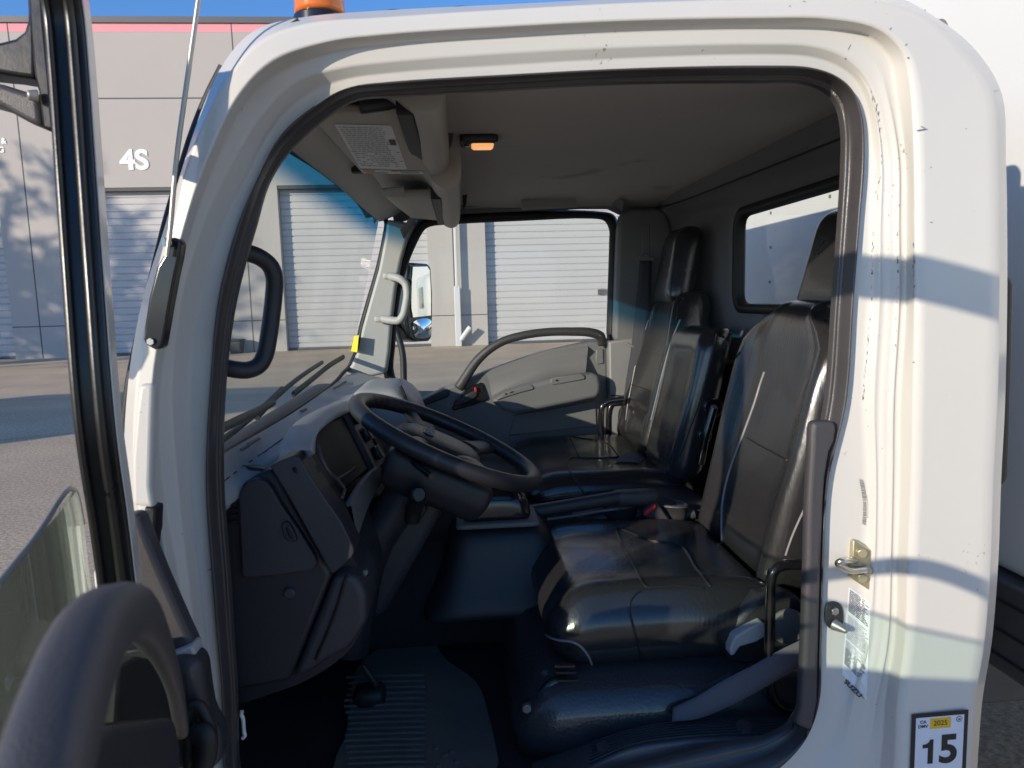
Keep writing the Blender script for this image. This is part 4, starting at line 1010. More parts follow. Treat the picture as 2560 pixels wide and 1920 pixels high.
# ================================================================== STEERING
WC = P(1118, 1100, 1.55); al = R(25.5)
ax1 = Vector((math.cos(al), 0, -math.sin(al))); ax2 = Vector((0, 1, 0)); axn = Vector((math.sin(al), 0, math.cos(al)))
RW = .2155
stw = thing
ringpts = []; 
rings = []
NW = 144
for i in range(NW+1):
    a = 2*math.pi*i/NW; e = ax1*math.cos(a)+ax2*math.sin(a)
    bumps = 1 if (R(200) < a < R(330) or R(40) < a < R(160)) else 0
    rings.append([WC+e*(RW+.0190*math.cos(t)-(.0022*abs(math.sin(a*26)) if bumps and math.cos(t) < -.2 else 0))+axn*(.0175*math.sin(t)) for t in [2*math.pi*k/14 for k in range(14)]])
wheel = loft('steering_wheel', rings, M['steer'], tr, closed=True)
def W(x, y, z=0): return WC+ax1*x+ax2*y+axn*z
# hub pad sunk under the rim plane
pad = []
for k, (s, z) in enumerate(((1.0, -.060), (1.0, -.036), (.94, -.024), (.75, -.016), (.4, -.012), (.02, -.011))):
    row = []
    for i in range(40):
        a = 2*math.pi*i/40
        x, y = .098*math.copysign(abs(math.cos(a))**.72, math.cos(a)), .088*math.copysign(abs(math.sin(a))**.72, math.sin(a))
        row.append(W(x*s*1.06-.012, y*s*1.06, z+.014))
    pad.append(row+[row[0]])
hub = loft('hub', pad, M['steer'], wheel)
def spoke(p, q, w0, w1):
    path = catmull([W(*p), W((p[0]+q[0])/2, (p[1]+q[1])/2, (p[2]+q[2])/2-.004), W(*q)], 5)
    rr = []
    d = (W(*q)-W(*p)).normalized(); sd = d.cross(axn).normalized()
    for i, c in enumerate(path):
        w_ = w0+(w1-w0)*i/(len(path)-1); rr.append([c+sd*w_*math.cos(t)+axn*.011*math.sin(t) for t in [2*math.pi*k/12 for k in range(12)]])
    return loft('spoke', rr, M['steer'], wheel, closed=True, caps=True)
for sy in (-1, 1):
    spoke((.055, sy*.07, -.012), (.118, sy*.182, -.002), .036, .026)
    spoke((-.055, sy*.07, -.014), (-.105, sy*.188, -.003), .024, .018)
em = MB()
m4 = frame(W(-.042, 0, .0035), ax2*-1, ax1*-1)
em.text('HINO', .026, m4, M['greytrim'], bold=.0012, ex=.0012, sx=1.15)
em.build('wheel_emblem', wheel)
plq = prism('emblem_plate', [W(x, y, .0005) for x, y in ((-.058, -.034), (-.026, -.034), (-.026, .034), (-.058, .034))], axn*.002, M['plastic'], wheel, .002)
# column shroud
def shroud(a, b, c, p):
    q = p-Vector((-.07, 1.55, 1.085)); x, y, z = q; 
    return Vector((-.07, 1.55, 1.085))+ax1*x*(1-.12*max(0, -c))+ax2*y*(1-.25*max(0, -c))+axn*z
rbox('column_shroud', (-.07, 1.55, 1.095), (.25, .16, .095), .020, M['plastic'], tr, 10, shroud)
tube('column', [W(-.03, 0, -.13), W(-.06, 0, -.30), Vector((-.28, 1.55, .70))], .045, M['plastic'], tr, sides=12)
S('column_cover', [(985,1190),(1040,1205),(1130,1225),(1114,1268),(1030,1420),(968,1530),(880,1590),(890,1400),(915,1300)], 1.60, .10, M['plastic2'], tr, .02, 3)
q = P(1046, 1236, 1.42)
kn = cyl('ignition_lock', q+Vector((-.012, .07, -.03)), q, .0165, M['plastic_gloss'], tr, 24, bev=.003)
cyl('key_cap', q, q+Vector((.002, -.004, .001)), .0135, M['plastic2'], kn, 24, bev=.001)
tube('lock_housing', [P(1030, 1300, 1.47), P(1036, 1270, 1.46), P(1046, 1245, 1.44)], .018, M['rubber'], kn, sides=10)
prism('lock_bracket', [P(u, v, 1.48) for u, v in ((1010,1280),(1062,1262),(1068,1276),(1052,1302),(1016,1300))], (0, .03, 0), M['rubber'], tr, .004)
tube('stalk', [W(-.08, .06, -.06), W(-.06, .13, -.05), W(-.04, .18, -.05)], .007, M['plastic_gloss'], tr, sides=8)
tube('stalk', [W(-.06, -.06, -.06), W(-.03, -.12, -.055), W(-.01, -.165, -.05)], .007, M['plastic_gloss'], tr, sides=8)

# ================================================================== FLOOR, TUNNEL, SHIFTER, CONSOLE
fl = prism('cab_floor', [(-.55, 1.12, .60), (.80, 1.12, .60), (.80, 2.72, .60), (-.55, 2.72, .60)], (0, 0, .02), M['floor'], tr, 0)
prism('firewall', [(-.50, 1.16, .62), (-.50, 2.70, .62), (-.44, 2.70, 1.2), (-.44, 1.16, 1.2)], (-.02, 0, 0), M['floor'], tr, 0)
# step well on the near side, in front of the sill
prism('step_well', [(-.50, 1.11, .60), (.05, 1.11, .60), (.05, 1.11, .35), (-.50, 1.11, .35)], (0, .02, 0), M['floor'], tr, 0)
M['carpet'] = mat('black_carpet', (.014, .014, .015), .95, bump=.6, bscale=400)
tun = rbox('engine_tunnel', (.10, 1.95, .755), (1.10, .50, .29), .10, M['carpet'], tr, 10, lambda a, b, c, p: p+Vector((0, -.06*(1-c)*.5*(1 if b < 0 else 0), 0)))
M['mound'] = mat('black_moulded_vinyl', (.017, .017, .020), .42, bump=.3, bscale=400)
rbox('shifter_mound', (.085, 1.75, .83), (.25, .19, .23), .045, M['mound'], tun, 10, lambda a, b, c, p: Vector((.085+(p.x-.085)*(1.0+.75*((1-c)/2)**1.6), 1.75+(p.y-1.75)*(1.0+.9*((1-c)/2)**1.6), p.z)))
sh = rbox('gear_shifter', (.077, 1.70, .951), (.205, .13, .016), .008, M['greytrim'], tr, 6)
rbox('boot', (.077, 1.705, .985), (.165, .105, .075), .03, M['plastic_gloss'], sh, 8, lambda a, b, c, p: Vector((.077+(p.x-.077)*(1-.10*c)+.0, 1.705+(p.y-1.705)*(1-.12*c), p.z+.012*(1-a*a)*(c > 0))))
gp = rbox('gate_plate', (.10, 1.705, 1.034), (.105, .06, .010), .005, M['greytrim'], sh, 6, lambda a, b, c, p: p+Vector((0, 0, .006*(1-a*a)-.004*a)))
rbox('gate_slot', (.108, 1.700, 1.0405), (.085, .010, .006), .002, M['rubber'], sh, 4, lambda a, b, c, p: p+Vector((0, 0, .006*(1-a*a)-.004*a)))
tube('shift_lever', [(.047, 1.70, 1.025), (.040, 1.70, 1.06), (.030, 1.72, 1.12)], .010, M['plastic_gloss'], sh, sides=10)
# console with two cup holders
cn = rbox('centre_console', (.47, 1.905, .885), (.42, .20, .10), .035, M['plastic'], tr, 8, lambda a, b, c, p: p+Vector((0, 0, -.05*max(0, -a)**2)))
for uv in ([(1508,1262),(1520,1244),(1545,1238),(1575,1240),(1594,1252),(1590,1262),(1560,1268)], [(1616,1252),(1630,1243),(1665,1245),(1700,1254),(1716,1264),(1700,1266),(1650,1262)]):
    pts = catmull([PZ(u, v, .937) for u, v in uv], 4, True); c0_ = sum(pts, Vector())/len(pts)
    o = loft('cup_holder', [[c0_+(p-c0_)*k+Vector((0, 0, dz)) for p in pts+[pts[0]]] for k, dz in ((1.10, -.004), (1.08, .003), (1.0, .002), (.97, -.03), (.9, -.05), (.02, -.05))], M['plastic'], cn)
hbk = rbox('parking_brake', (.28, 1.793, .945), (.30, .035, .036), .014, M['plastic'], tr, 8, lambda a, b, c, p: p+Vector((0, 0, .018*a)))
rbox('release_button', (.128, 1.80, .930), (.014, .016, .018), .004, M['plastic_gloss'], hbk, 3)
tube('grip_ridge', [P(1368, 1298, 1.79), P(1430, 1290, 1.79), P(1500, 1278, 1.79), P(1572, 1268, 1.79)], .004, M['greytrim'], hbk, sides=8)
rbox('lever_shroud', (.46, 1.80, .958), (.12, .05, .04), .012, M['plastic2'], tr, 5)
bk = S('belt_buckle', [(1607,1285),(1612,1276),(1636,1257),(1645,1260),(1678,1302),(1662,1312),(1612,1296)], 1.76, .03, M['plastic2'], tr, .005, 2)
S('release_button', [(1609,1288),(1614,1279),(1638,1262),(1641,1268),(1616,1290)], 1.752, .012, M['red'], bk, .002, 2)
tube('buckle_stalk', [P(1690, 1310, 1.79), P(1712, 1290, 1.80), P(1735, 1284, 1.80)], .014, M['plastic2'], bk, sides=8)
# pedal
S('pedal', [(902,1676),(908,1660),(940,1704),(948,1716),(938,1722),(930,1716)], 1.42, .012, M['rubber'], tr, .004, 2)
rbox('pedal_bracket', P(925, 1740, 1.45), (.07, .06, .05), .02, M['rubber'], tr, 4)

# floor mat with ribs, and the sill
mt_uv = [(905,1648),(1000,1600),(1075,1600),(1120,1650),(1190,1700),(1218,1770),(1222,1960),(840,1960),(842,1880),(862,1840),(872,1760)]
fm_ = catmull([PZ(u, v, .634) for u, v in mt_uv], 3, True)
fmo = prism('floor_mat', fm_, (0, 0, -.010), M['mat'], None, .003)
tag(fmo, 'black ribbed rubber mat lying on the cab floor below the wheel', 'floor mat')
for k in range(17):
    v = 1690+k*14.5; 
    tube('rib', [PZ(866+6*math.sin(k), v+4, .6365), PZ(970, v, .6365), PZ(1062, v-2, .6365)], .0034, M['mat'], fmo, sides=6, res=2)
bolts = [(1090,1870),(1112,1890),(1096,1915),(1130,1880),(1142,1905)]
for u, v in bolts:
    q = PZ(u, v, .634); rbox('stud', q, (.012, .012, .006), .002, M['mat'], fmo, 2)
# sill: outer lip, top and ribbed tread
def sx_(u0, u1, n): return [u0+(u1-u0)*i/n for i in range(n+1)]
lip = [(1330,1990,1.125),(1400,1950,1.125),(1471,1921,1.125),(1569,1875,1.125),(1685,1855,1.125),(1830,1846,1.125),(1930,1844,1.125),(1990,1838,1.125)]
inn = [(1330,1905,1.22),(1400,1880,1.22),(1480,1850,1.22),(1560,1825,1.22),(1656,1804,1.22),(1830,1789,1.22),(1930,1788,1.22),(1990,1786,1.22)]
lo_ = [(u, v+90, 1.11) for u, v, _ in lip]
sl_ = [catmull([P(*p) for p in L_], 5) for L_ in (lo_, lip, inn)]
sl_ = [sl_[0], lerp(sl_[0], sl_[1], .9), sl_[1], lerp(sl_[1], sl_[2], .1), lerp(sl_[1], sl_[2], .5), lerp(sl_[1], sl_[2], .9), sl_[2], [p+Vector((0, .01, -.06)) for p in sl_[2]], [p+Vector((0, .03, -.16)) for p in sl_[2]]]
M['sillp'] = mat('sill_plastic', (.085, .082, .088), .34, coat=.25, bump=.4, bscale=500, detail=2)
sill = loft('sill_cover', sl_, M['sillp'], tr)
bvsl = world_bvh(sill)
for k in range(7):
    t = .14+k*.118
    pts = []
    for i in range(14):
        s = .30+.66*i/13; j = int(s*(len(sl_[2])-1)); a_, b_ = sl_[2][j], sl_[6][j]
        pts.append(a_.lerp(b_, t)+Vector((0, 0, .002)))
    tube('tread_rib', pts, .0021, M['plastic2'], sill, sides=6, res=2)
for u, v, r_ in ((1508, 1872, .017), (1860, 1822, .020)):
    q = hit(bvsl, u, v, .0) or P(u, v, 1.17)
    cyl('plug_cap', q+Vector((0, 0, -.006)), q+Vector((0, -.003, .009)), r_, M['plastic2'], sill, 24, r2=r_*.8, bev=.004)

# seat riser moulded over the wheel arch
M['riser'] = mat('grained_riser_vinyl', (.040, .039, .043), .28, coat=.6, bump=.8, bscale=160, detail=3)
ris = rbox('seat_riser', (.40, 1.53, .680), (.60, .64, .17), .075, M['riser'], tr, 10, lambda a, b, c, p: p+Vector((-.04*(1-c)*.5*(a < 0)*abs(a), 0, 0)))
for k, (u, v) in enumerate(((1402,1664),(1406,1680),(1410,1700),(1372,1736),(1370,1748))):
    tube('slide_rail', [P(u-16, v, 1.26), P(u+34, v, 1.26)], .0045, M['blackmetal'], ris, sides=6, res=1)
tube('slide_foot', [P(1312, 1772, 1.255), P(1336, 1752, 1.26), P(1386, 1704, 1.27), P(1438, 1702, 1.28)], .010, M['blackmetal'], ris, sides=8)
q = P(1316, 1766, 1.245); cyl('bolt', q, q+Vector((0, -.010, 0)), .0095, M['boltgrey'], ris, 6, bev=.001)

# ================================================================== SEATS
def sstep(a, b, x):
    t = max(0, min(1, (x-a)/(b-a))); return t*t*(3-2*t)
def wrinkle(p, k=1.0):
    return Vector((noise.noise(p*9)*.0022, noise.noise(p*9+Vector((9, 0, 0)))*.002, noise.noise(p*8+Vector((0, 7, 0)))*.0028))*k
def backrest(parent, xb, zb, s, yc, wd, h, th, bol=.035, top=.30, name='backrest', m=None, sh=.5):
    def f(a, b, c, p):
        k = 1-top*sstep(sh, 1.0, c); bz = (1 if a < 0 else .2)
        y = yc+(p.y-yc)*k*(1-.05*max(0, -c))
        x = p.x-bol*sstep(.55, .95, abs(b))*bz*(1-.6*sstep(.4, 1, c))+.010*(1-b*b)*math.sin(3*c+.5)*bz
        z = p.z
        q = Vector((x, y, z)); dz = z-zb
        return Vector((q.x+s*dz, q.y, q.z))+wrinkle(q)
    return rbox(name, (xb+th/2, yc, zb+h/2), (th, wd, h), .055, m or M['leather_worn'], parent, 18, f)
def cushion(parent, x0, x1, y0, y1, z0, z1, r, name='cushion', crown=.012, drop=.03, wr=1.0):
    cx_, cy_, cz_ = (x0+x1)/2, (y0+y1)/2, (z0+z1)/2
    def f(a, b, c, p):
        up = .5+.5*c
        z = p.z+up*(crown*(1-a*a)*(1-b*b)+.012*sstep(.5, .8, abs(b))*(1-sstep(.8, 1, abs(b)))-drop*sstep(.55, 1, -a)-.012*sstep(.2, 1, a))
        y = p.y-(.02*(1-c)*.5*b)
        x = p.x+.03*(1-c)*.5*(1 if a < 0 else 0)
        return Vector((x, y, z))+wrinkle(p, wr)*(.4+.6*up)
    return rbox(name, (cx_, cy_, cz_), (x1-x0, y1-y0, z1-z0), r, M['leather_worn'], parent, 20, f)
def headrest(parent, x, y, z, size, lean, label=None):
    def f(a, b, c, p):
        return Vector((p.x+lean*(p.z-z), y+(p.y-y)*(1-.16*c), p.z))+wrinkle(p, .6)
    return rbox('headrest', (x, y, z), size, .045, M['leather'], parent, 12, f)
# ---- driver seat
ds = thing
s1 = cushion(tr, .142, .66, 1.270, 1.785, .735, .908, .080, name='driver_seat')
s1['label'] = 'driver seat in shiny black leather'
sb = backrest(s1, .628, .855, .225, 1.552, .455, .625, .135, top=.55, sh=.66)
hr1 = headrest(s1, .885, 1.545, 1.565, (.105, .225, .25), .22)
vc, vb = world_bvh(s1), world_bvh(sb)
PR = .0021
seam('piping', vb, [(1912,930),(1900,965),(1888,1005),(1864,1072),(1838,1140),(1820,1194),(1808,1250),(1805,1305),(1806,1372)], .0030, M['piping'], sb)
seam('seam', vb, [(1866,1094),(1915,1122),(1968,1150)], PR, M['seam'], sb)
seam('piping', vb, [(2022,1225),(2012,1268),(1994,1308),(1976,1352),(1964,1388)], .0024, M['piping'], sb)
seam('seam', vb, [(1760,1225),(1750,1150),(1768,1050),(1800,960),(1850,880)], PR, M['seam'], sb)
seam('seam', vc, [(1537,1318),(1548,1345),(1564,1376),(1593,1432),(1615,1466),(1650,1468),(1700,1466),(1760,1472)], .0026, M['seam'], s1)
seam('seam', vc, [(1537,1318),(1580,1334),(1622,1350),(1668,1358),(1704,1368),(1722,1390),(1736,1416),(1776,1466)], .0024, M['seam'], s1)
seam('piping', vc, [(1640,1466),(1608,1474),(1586,1488),(1574,1506),(1573,1524),(1580,1555),(1587,1582),(1596,1615),(1602,1642),(1606,1680)], .0024, M['seam'], s1)
seam('piping', vc, [(1336,1500),(1338,1535),(1350,1572),(1370,1590),(1398,1600),(1430,1604),(1452,1616),(1470,1638),(1480,1662),(1486,1690)], .0024, M['piping'], s1)
# side trim, recliner lever, round cap
S('side_trim', [(1835,1560),(1858,1524),(1898,1490),(1960,1480),(2010,1500),(2020,1600),(1960,1640),(1900,1668),(1840,1672),(1818,1640),(1818,1600)], 1.275, .05, M['plastic'], s1, .016, 3)
S('recliner_lever', [(1826,1622),(1838,1592),(1870,1572),(1905,1556),(1916,1562),(1914,1592),(1892,1606),(1850,1618),(1836,1640),(1826,1640)], 1.255, .028, M['lighttrim'], s1, .010, 4)
q = P(1966, 1562, 1.27); cyl('pivot_cap', q, q+Vector((0, -.012, 0)), .036, M['greytrim'], s1, 28, bev=.004)
S('seat_frame', [(1430,1690),(1820,1690),(1900,1660),(2010,1600),(2010,1720),(1700,1760),(1450,1760)], 1.34, .38, M['rubber'], s1, .01)
# ---- passenger bench, outer backrest and folded centre backrest
s2 = cushion(tr, .17, .70, 1.965, 2.655, .835, .962, .06, name='passenger_bench', crown=.006, drop=.02, wr=.8)
s2['label'] = 'two person passenger bench in black leather'
pb2 = backrest(s2, .605, .945, .245, 2.455, .43, .57, .13, bol=.025, top=.34, sh=.35)
hr2 = headrest(s2, .785, 2.455, 1.600, (.10, .22, .27), .20)
cb = backrest(s2, .600, .935, .215, 2.105, .325, .465, .105, bol=.008, top=.06, name='backrest', sh=.8)
bs2 = rbox('back_shell', (.715, 2.105, 1.20), (.07, .30, .40), .03, M['plastic_gloss'], cb, 8, lambda a, b, c, p: p+Vector((.215*(p.z-1.16), 0, 0)))
v2c, v2b, v2m = world_bvh(s2), world_bvh(pb2), world_bvh(cb)
for k, (u, v, r_) in enumerate(((1784,1020,.028),(1764,1090,.020))):
    q = P(u, v, 1.935); cyl('hinge', q+Vector((0, .03, 0)), q, r_, M['blackmetal'], bs2, 22, bev=.003)
    cyl('pivot', q, q+Vector((0, -.006, 0)), r_*.35, M['boltgrey'], bs2, 12, bev=.001)
tube('hinge_link', [P(1784, 1020, 1.938), P(1774, 1055, 1.938), P(1764, 1090, 1.938), P(1750, 1160, 1.945)], .013, M['blackmetal'], bs2, sides=10)
seam('seam', v2c, [(1425,1092),(1436,1118),(1452,1144),(1500,1146),(1548,1142)], PR, M['seam'], s2)
seam('seam', v2c, [(1430,1092),(1480,1100),(1524,1112),(1538,1130),(1548,1142)], PR, M['seam'], s2)
seam('seam', v2c, [(1545,1146),(1470,1146),(1424,1148),(1418,1160),(1426,1182),(1442,1208),(1458,1230),(1464,1244)], .0026, M['seam'], s2)
seam('piping', v2c, [(1308,1262),(1350,1252),(1400,1245),(1450,1240),(1510,1236)], PR, M['seam'], s2)
seam('piping', v2b, [(1622,800),(1606,850),(1592,900),(1580,960),(1570,1010),(1565,1050)], .0024, M['piping'], pb2)
seam('seam', v2b, [(1580,962),(1600,968),(1622,976)], PR, M['seam'], pb2)
seam('piping', v2b, [(1700,800),(1684,840),(1668,890),(1652,950),(1640,1000),(1628,1050)], .0026, M['piping'], pb2)
seam('seam', v2b, [(1740,705),(1710,722),(1695,760),(1690,800)], PR, M['seam'], pb2)
seam('seam', v2m, [(1790,836),(1778,900),(1762,960),(1744,1020),(1722,1080),(1700,1140)], PR, M['seam'], cb)
# pale belt lying on the bench and the bench grab bar
ribbon('bench_belt', [hit(v2c, 1548, 1150, .006), hit(v2c, 1566, 1142, .016), hit(v2c, 1590, 1140, .012), P(1622, 1150, 2.22), P(1650, 1166, 2.18)], [hit(v2c, 1536, 1156, .004), hit(v2c, 1560, 1158, .006), hit(v2c, 1590, 1160, .005), P(1622, 1170, 2.19), P(1652, 1186, 2.16)], M['belt'], tr)
tube('bench_bar', [P(1560, 998, 2.56), P(1540, 1000, 2.565), P(1520, 1004, 2.57), P(1507, 1014, 2.57), P(1503, 1034, 2.57), P(1503, 1095, 2.57)], .0115, M['blackmetal'], tr, sides=14)
tube('bench_bar', [P(1552, 1008, 2.66), P(1530, 1012, 2.66), P(1523, 1030, 2.66), P(1522, 1095, 2.66)], .0115, M['blackmetal'], tr, sides=14)

# near seat side: grab loop, belt webbing
tube('seat_side_bar', [P(2026, 1412, 1.215), P(1990, 1411, 1.21), P(1960, 1413, 1.205), P(1938, 1424, 1.20), P(1928, 1446, 1.20), P(1926, 1500, 1.20), P(1924, 1580, 1.20), P(1922, 1680, 1.20), P(1924, 1722, 1.20), P(1936, 1752, 1.20), P(1958, 1768, 1.205), P(1990, 1774, 1.21), P(2014, 1776, 1.215)], .0098, M['blackmetal'], tr, sides=16)
ribbon('seat_belt', [P(1682, 1768, 1.20), P(1740, 1742, 1.195), P(1810, 1700, 1.195), P(1880, 1664, 1.195), P(1950, 1625, 1.19), P(2022, 1590, 1.185)], [P(1680, 1804, 1.185), P(1744, 1797, 1.18), P(1812, 1770, 1.18), P(1880, 1736, 1.18), P(1950, 1696, 1.18), P(2022, 1655, 1.175)], M['belt'], tr)
ribbon('seat_belt', [P(1678, 1722, 1.24), P(1710, 1722, 1.235), P(1760, 1712, 1.23), P(1830, 1678, 1.225)], [P(1676, 1766, 1.23), P(1700, 1764, 1.225), P(1750, 1748, 1.22), P(1830, 1705, 1.215)], M['beltdark'], tr)
cd = prism('card', [P(1936, 1722, 1.30), P(1972, 1718, 1.31), P(1996, 1766, 1.285), P(1950, 1758, 1.28)], (.0, .002, .001), M['decal'], None, 0)
tag(cd, 'white folded card tucked beside the driver seat behind the black bar', 'card')
clip = tube('clip', [P(605, 1778, 1.16), P(603, 1786, 1.16), P(607, 1795, 1.16), P(610, 1830, 1.16), P(612, 1838, 1.16), P(606, 1846, 1.16)], .0035, M['letter'], tr, sides=8)

# ================================================================== DRIVER DOOR, SWUNG OPEN
H0 = Vector((-.462, .984, 0)); dd = Vector((.31, -.951, 0)).normalized(); dn = Vector((dd.y*-1, dd.x, 0))   # inner face normal
def DS(s, z, off=0): return H0+dd*s+Vector((0, 0, z))+dn*off
def DPX(u, v, off=0): return PN(u, v, H0+dn*off, dn)
glz = DPX(203, 1213, -.03).z
body = [(0.0, .50), (.98, .50), (.98, 1.26), (.72, 1.20), (.58, 1.16), (.45, 1.115), (.25, 1.075), (.03, 1.03), (-.02, 1.0)]
dr = prism('door', [DS(s, z, -.075) for s, z in body], dn*.03, M['paint'], tr, .012, 3, label='driver door standing open with black window frame')
prism('trim_panel', [DS(s, z-.004, -.045) for s, z in body], dn*.045, M['plastic2'], dr, .012, 3)
# window frame: flat channel with ribs up the front, along the top and down the rear
fc = [DPX(u, v, 0) for u, v in ((297, 1520), (290, 1450), (268, 1280), (244, 1120), (228, 970), (209, 720), (188, 420), (171, 180), (156, 20))]
fpath = catmull(fc+[fc[-1]+dd*.03+Vector((0, 0, .035)), fc[-1]+dd*.09+Vector((0, 0, .055)), DS(.60, 1.815, 0), DS(.90, 1.82, 0), DS(.955, 1.79, 0), DS(.975, 1.68, 0), DS(.98, 1.30, 0)], 6)
def strip_along(name, path, w0, w1, off0, off1, m, par, bv=.003):
    """bar that follows the frame path; w runs in the door plane (minus towards the window), off out of it"""
    rr = []
    for i, p in enumerate(path):
        t = (path[min(i+1, len(path)-1)]-path[max(i-1, 0)]).normalized(); sd = t.cross(dn).normalized()
        rr.append([p+sd*w0+dn*off0, p+sd*w1+dn*off0, p+sd*w1+dn*off1, p+sd*w0+dn*off1])
    o = loft(name, rr, m, par, closed=True, caps=True, sharp=40)
    if bv: bevel(o, bv, 2)
    return o
wf = strip_along('window_frame', fpath, .0, .050, -.018, .018, M['doorframe'], dr)
strip_along('glass_channel', fpath, -.010, .0, -.018, -.010, M['doorframe'], wf, .004)
strip_along('glass_channel', fpath, -.009, .0, .001, .011, M['doorframe'], wf, .005)
strip_along('frame_edge', fpath, .002, .048, .0182, .0198, M['paint'], wf, .0008)
strip_along('frame_edge', fpath, .006, .052, -.0198, -.0182, M['paint'], wf, .001)
gq = [DPX(206, 1222, -.03)]; s_front = (gq[0]-H0).dot(dd)
gp_ = [DS(s_front+.012, glz-.03, -.03), DS(s_front+.03, glz, -.03), DS(.90, glz, -.03), DS(.90, .95, -.03), DS(s_front, .95, -.03)]
gl_ = prism('window_glass', gp_, dn*-.004, M['doorglass'], dr, 0)
tube('glass_glint', [DS(s_front+.006, glz-.045, -.032), DS(s_front+.03, glz+.001, -.032), DS(.4, glz+.001, -.032), DS(.90, glz+.001, -.032)], .0028, M['greytrim'], gl_, sides=8)  # grey tube stands in for the highlight along the glass top edge
# corner trim by the hinges and the lower trim that bulges into the cab
S('corner_trim', [(305,1292),(338,1286),(348,1296),(376,1370),(405,1440),(440,1520),(476,1600),(486,1622),(484,1640),(430,1648),(300,1700),(290,1500)], .875, .03, M['plastic2'], dr, .008, 3)
S('trim_ledge', [(400,1648),(440,1632),(478,1616),(488,1634),(486,1648),(440,1652),(410,1656)], .862, .03, M['dashgrey'], dr, .006, 2)  # paler plastic puts the ledge's highlight into its colour
lt = S('lower_trim', [(404,1658),(446,1652),(490,1650),(500,1690),(506,1740),(514,1790),(524,1816),(540,1842),(546,1872),(545,1935),(180,1935),(240,1760),(300,1690)], .845, .05, M['plastic'], dr, .016, 4)
sp = [P(u, v, .832) for u, v in ((470,1780),(482,1764),(498,1764),(512,1786),(526,1820),(530,1850),(520,1880),(500,1930),(478,1930),(472,1860),(468,1815))]
tube('speaker_ring', sp, .007, M['rubber'], lt, sides=10, closed=True, res=4)
tube('crank', [P(490, 1830, .825), P(512, 1835, .82), P(516, 1880, .818), P(500, 1935, .812)], .013, M['rubber'], lt, sides=10)
# arched grab bar
apts = [(446,1815,.68),(440,1770,.655),(428,1705,.61),(404,1635,.54),(370,1570,.45),(334,1530,.375),(292,1520,.315),(238,1556,.280),(190,1640,.252),(150,1750,.230),(112,1880,.210),(70,2060,.190)]
path = catmull([P(u+8, v+12, y) for u, v, y in apts], 6)
tl = path[-1]; path += catmull([tl+dd*.05+Vector((0, 0, -.008)), tl+dd*.12+Vector((0, 0, -.03)), tl+dd*.17+Vector((0, 0, -.09))], 4)
rr = []
for i, p in enumerate(path):
    t = i/(len(path)-1); tg = (path[min(i+1, len(path)-1)]-path[max(i-1, 0)]).normalized(); sd = dn.copy(); nn = tg.cross(sd).normalized()
    wd_ = .0070+.0062*sstep(.12, .5, t); hd = .0085+.006*sstep(.15, .6, t)
    rr.append([p+sd*wd_*math.copysign(abs(math.cos(a))**.8, math.cos(a))+nn*hd*math.copysign(abs(math.sin(a))**.8, math.sin(a)) for a in [2*math.pi*k/18 for k in range(18)]])
ga_ = loft('grab_arch', rr, M['plastic2'], dr, closed=True, caps=True)
prism('arch_hole_shade', [P(300,1665,.67), P(345,1640,.72), P(405,1652,.78), P(442,1795,.80), P(290,1812,.66)], (-.02, 0, 0), M['rubber'], dr, .003)  # black sheet added behind the arch to paint its hole in shade
S('arch_hole_shade', [(280,1660),(300,1630),(345,1622),(398,1640),(410,1690),(424,1744),(434,1784),(428,1792),(380,1797),(322,1802),(270,1802)], .826, .025, M['rubber'], dr, .006, 2)  # second black sheet, shade painted further back in the hole
prism('arch_base', [P(296,1808,.50), P(380,1799,.56), P(432,1790,.62), P(446,1806,.63), P(452,1860,.63), P(456,1945,.63), P(100,1945,.36), P(210,1860,.44)], dn*-.04, M['plastic'], dr, .008, 3)
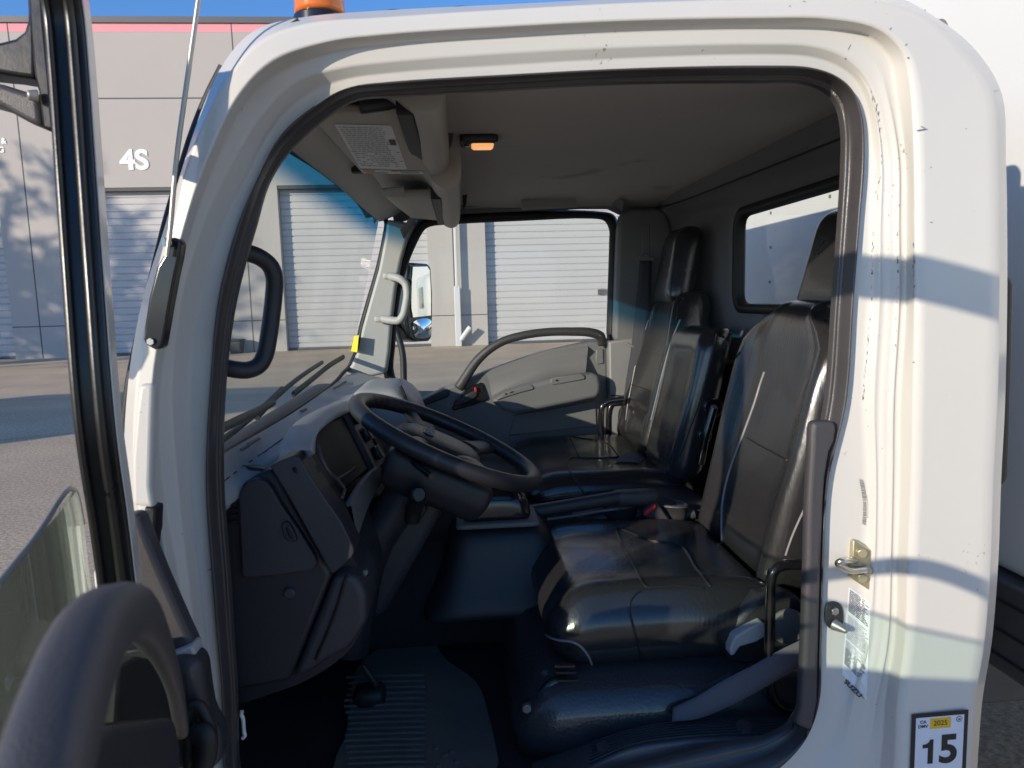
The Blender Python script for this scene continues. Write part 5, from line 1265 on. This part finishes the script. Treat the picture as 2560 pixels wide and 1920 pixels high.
# mirror arms bolted on the front of the window frame
mbk = S('mirror_bracket', [(66,-60),(104,-60),(112,60),(126,200),(136,327),(120,326),(104,320),(94,230),(84,190),(74,90)], .868, .03, M['doorframe'], dr, .004, 2)
S('mirror_arm', [(-175,126),(0,104),(36,95),(58,78),(67,50),(67,20),(62,-60),(84,-60),(88,120),(88,196),(40,189),(0,182),(-175,166)], .878, .05, M['doorframe'], mbk, .012, 3)
S('mirror_arm', [(-175,184),(0,207),(40,220),(70,229),(96,230),(105,318),(76,308),(46,292),(0,266),(-175,216)], .868, .05, M['plastic2'], mbk, .012, 3)
q0, q1 = P(96, 240, .862), P(68, 238, .856); cyl('bolt', q0, q1, .0072, M['boltgrey'], mbk, 12, r2=.0052)
rbox('mirror_housing', (-.722, .885, 1.70), (.10, .21, .42), .04, M['plastic_gloss'], mbk, 6)

# ================================================================== CARGO BOX AND CHASSIS
BX = 1.24
bx_ = box('cargo_box', (BX, .70, .84), (6.2, 3.18, 3.95), M['boxwhite'], tr, .03, seg=3)
rv = MB()
for y in [.95+.44*k for k in range(6)]:
    for z in [1.0+.135*k for k in range(21)]:
        rv.box((BX-.004, y-.005, z-.005), (BX+.002, y+.005, z+.005), M['boltgrey'])
rv.build('rivets', bx_)['kind'] = 'stuff'
rl = box('front_rail', (BX-.03, .72, .62), (BX+.10, 3.16, .835), M['galv'], tr, .008)
for z in (.66, .72, .79): tube('rail_groove', [(BX-.031, .73, z), (BX-.031, 3.15, z)], .004, M['rubber'], rl, sides=6, smoothpath=False)
for y in (1.02, 1.30, 1.58, 1.86): cyl('rail_bolt', (BX-.028, y, .775), (BX-.040, y, .775), .010, M['boltgrey'], rl, 12)
box('chassis', (.5, 1.55, .45), (6.0, 2.35, .62), M['galv'], tr, .01)
for x in (.42, 4.6):
    for y in (1.26, 2.40): 
        wl_ = cyl('wheel', (x, y, .34), (x, y+.22, .34), .34, M['tyre'], tr, 36, bev=.03)
        cyl('rim', (x, y-.004, .34), (x, y+.225, .34), .20, M['paint'], wl_, 28, bev=.01)
box('axle_beam', (.37, 1.30, .29), (.47, 2.55, .39), M['galv'], tr, .01)
# black upright behind the cab corner
S('rear_duct', [(2490,690),(2524,690),(2534,696),(2538,710),(2536,800),(2530,1000),(2524,1190),(2520,1208),(2508,1216),(2480,1216)], 1.16, .05, M['rubber'], tr, .010, 3)
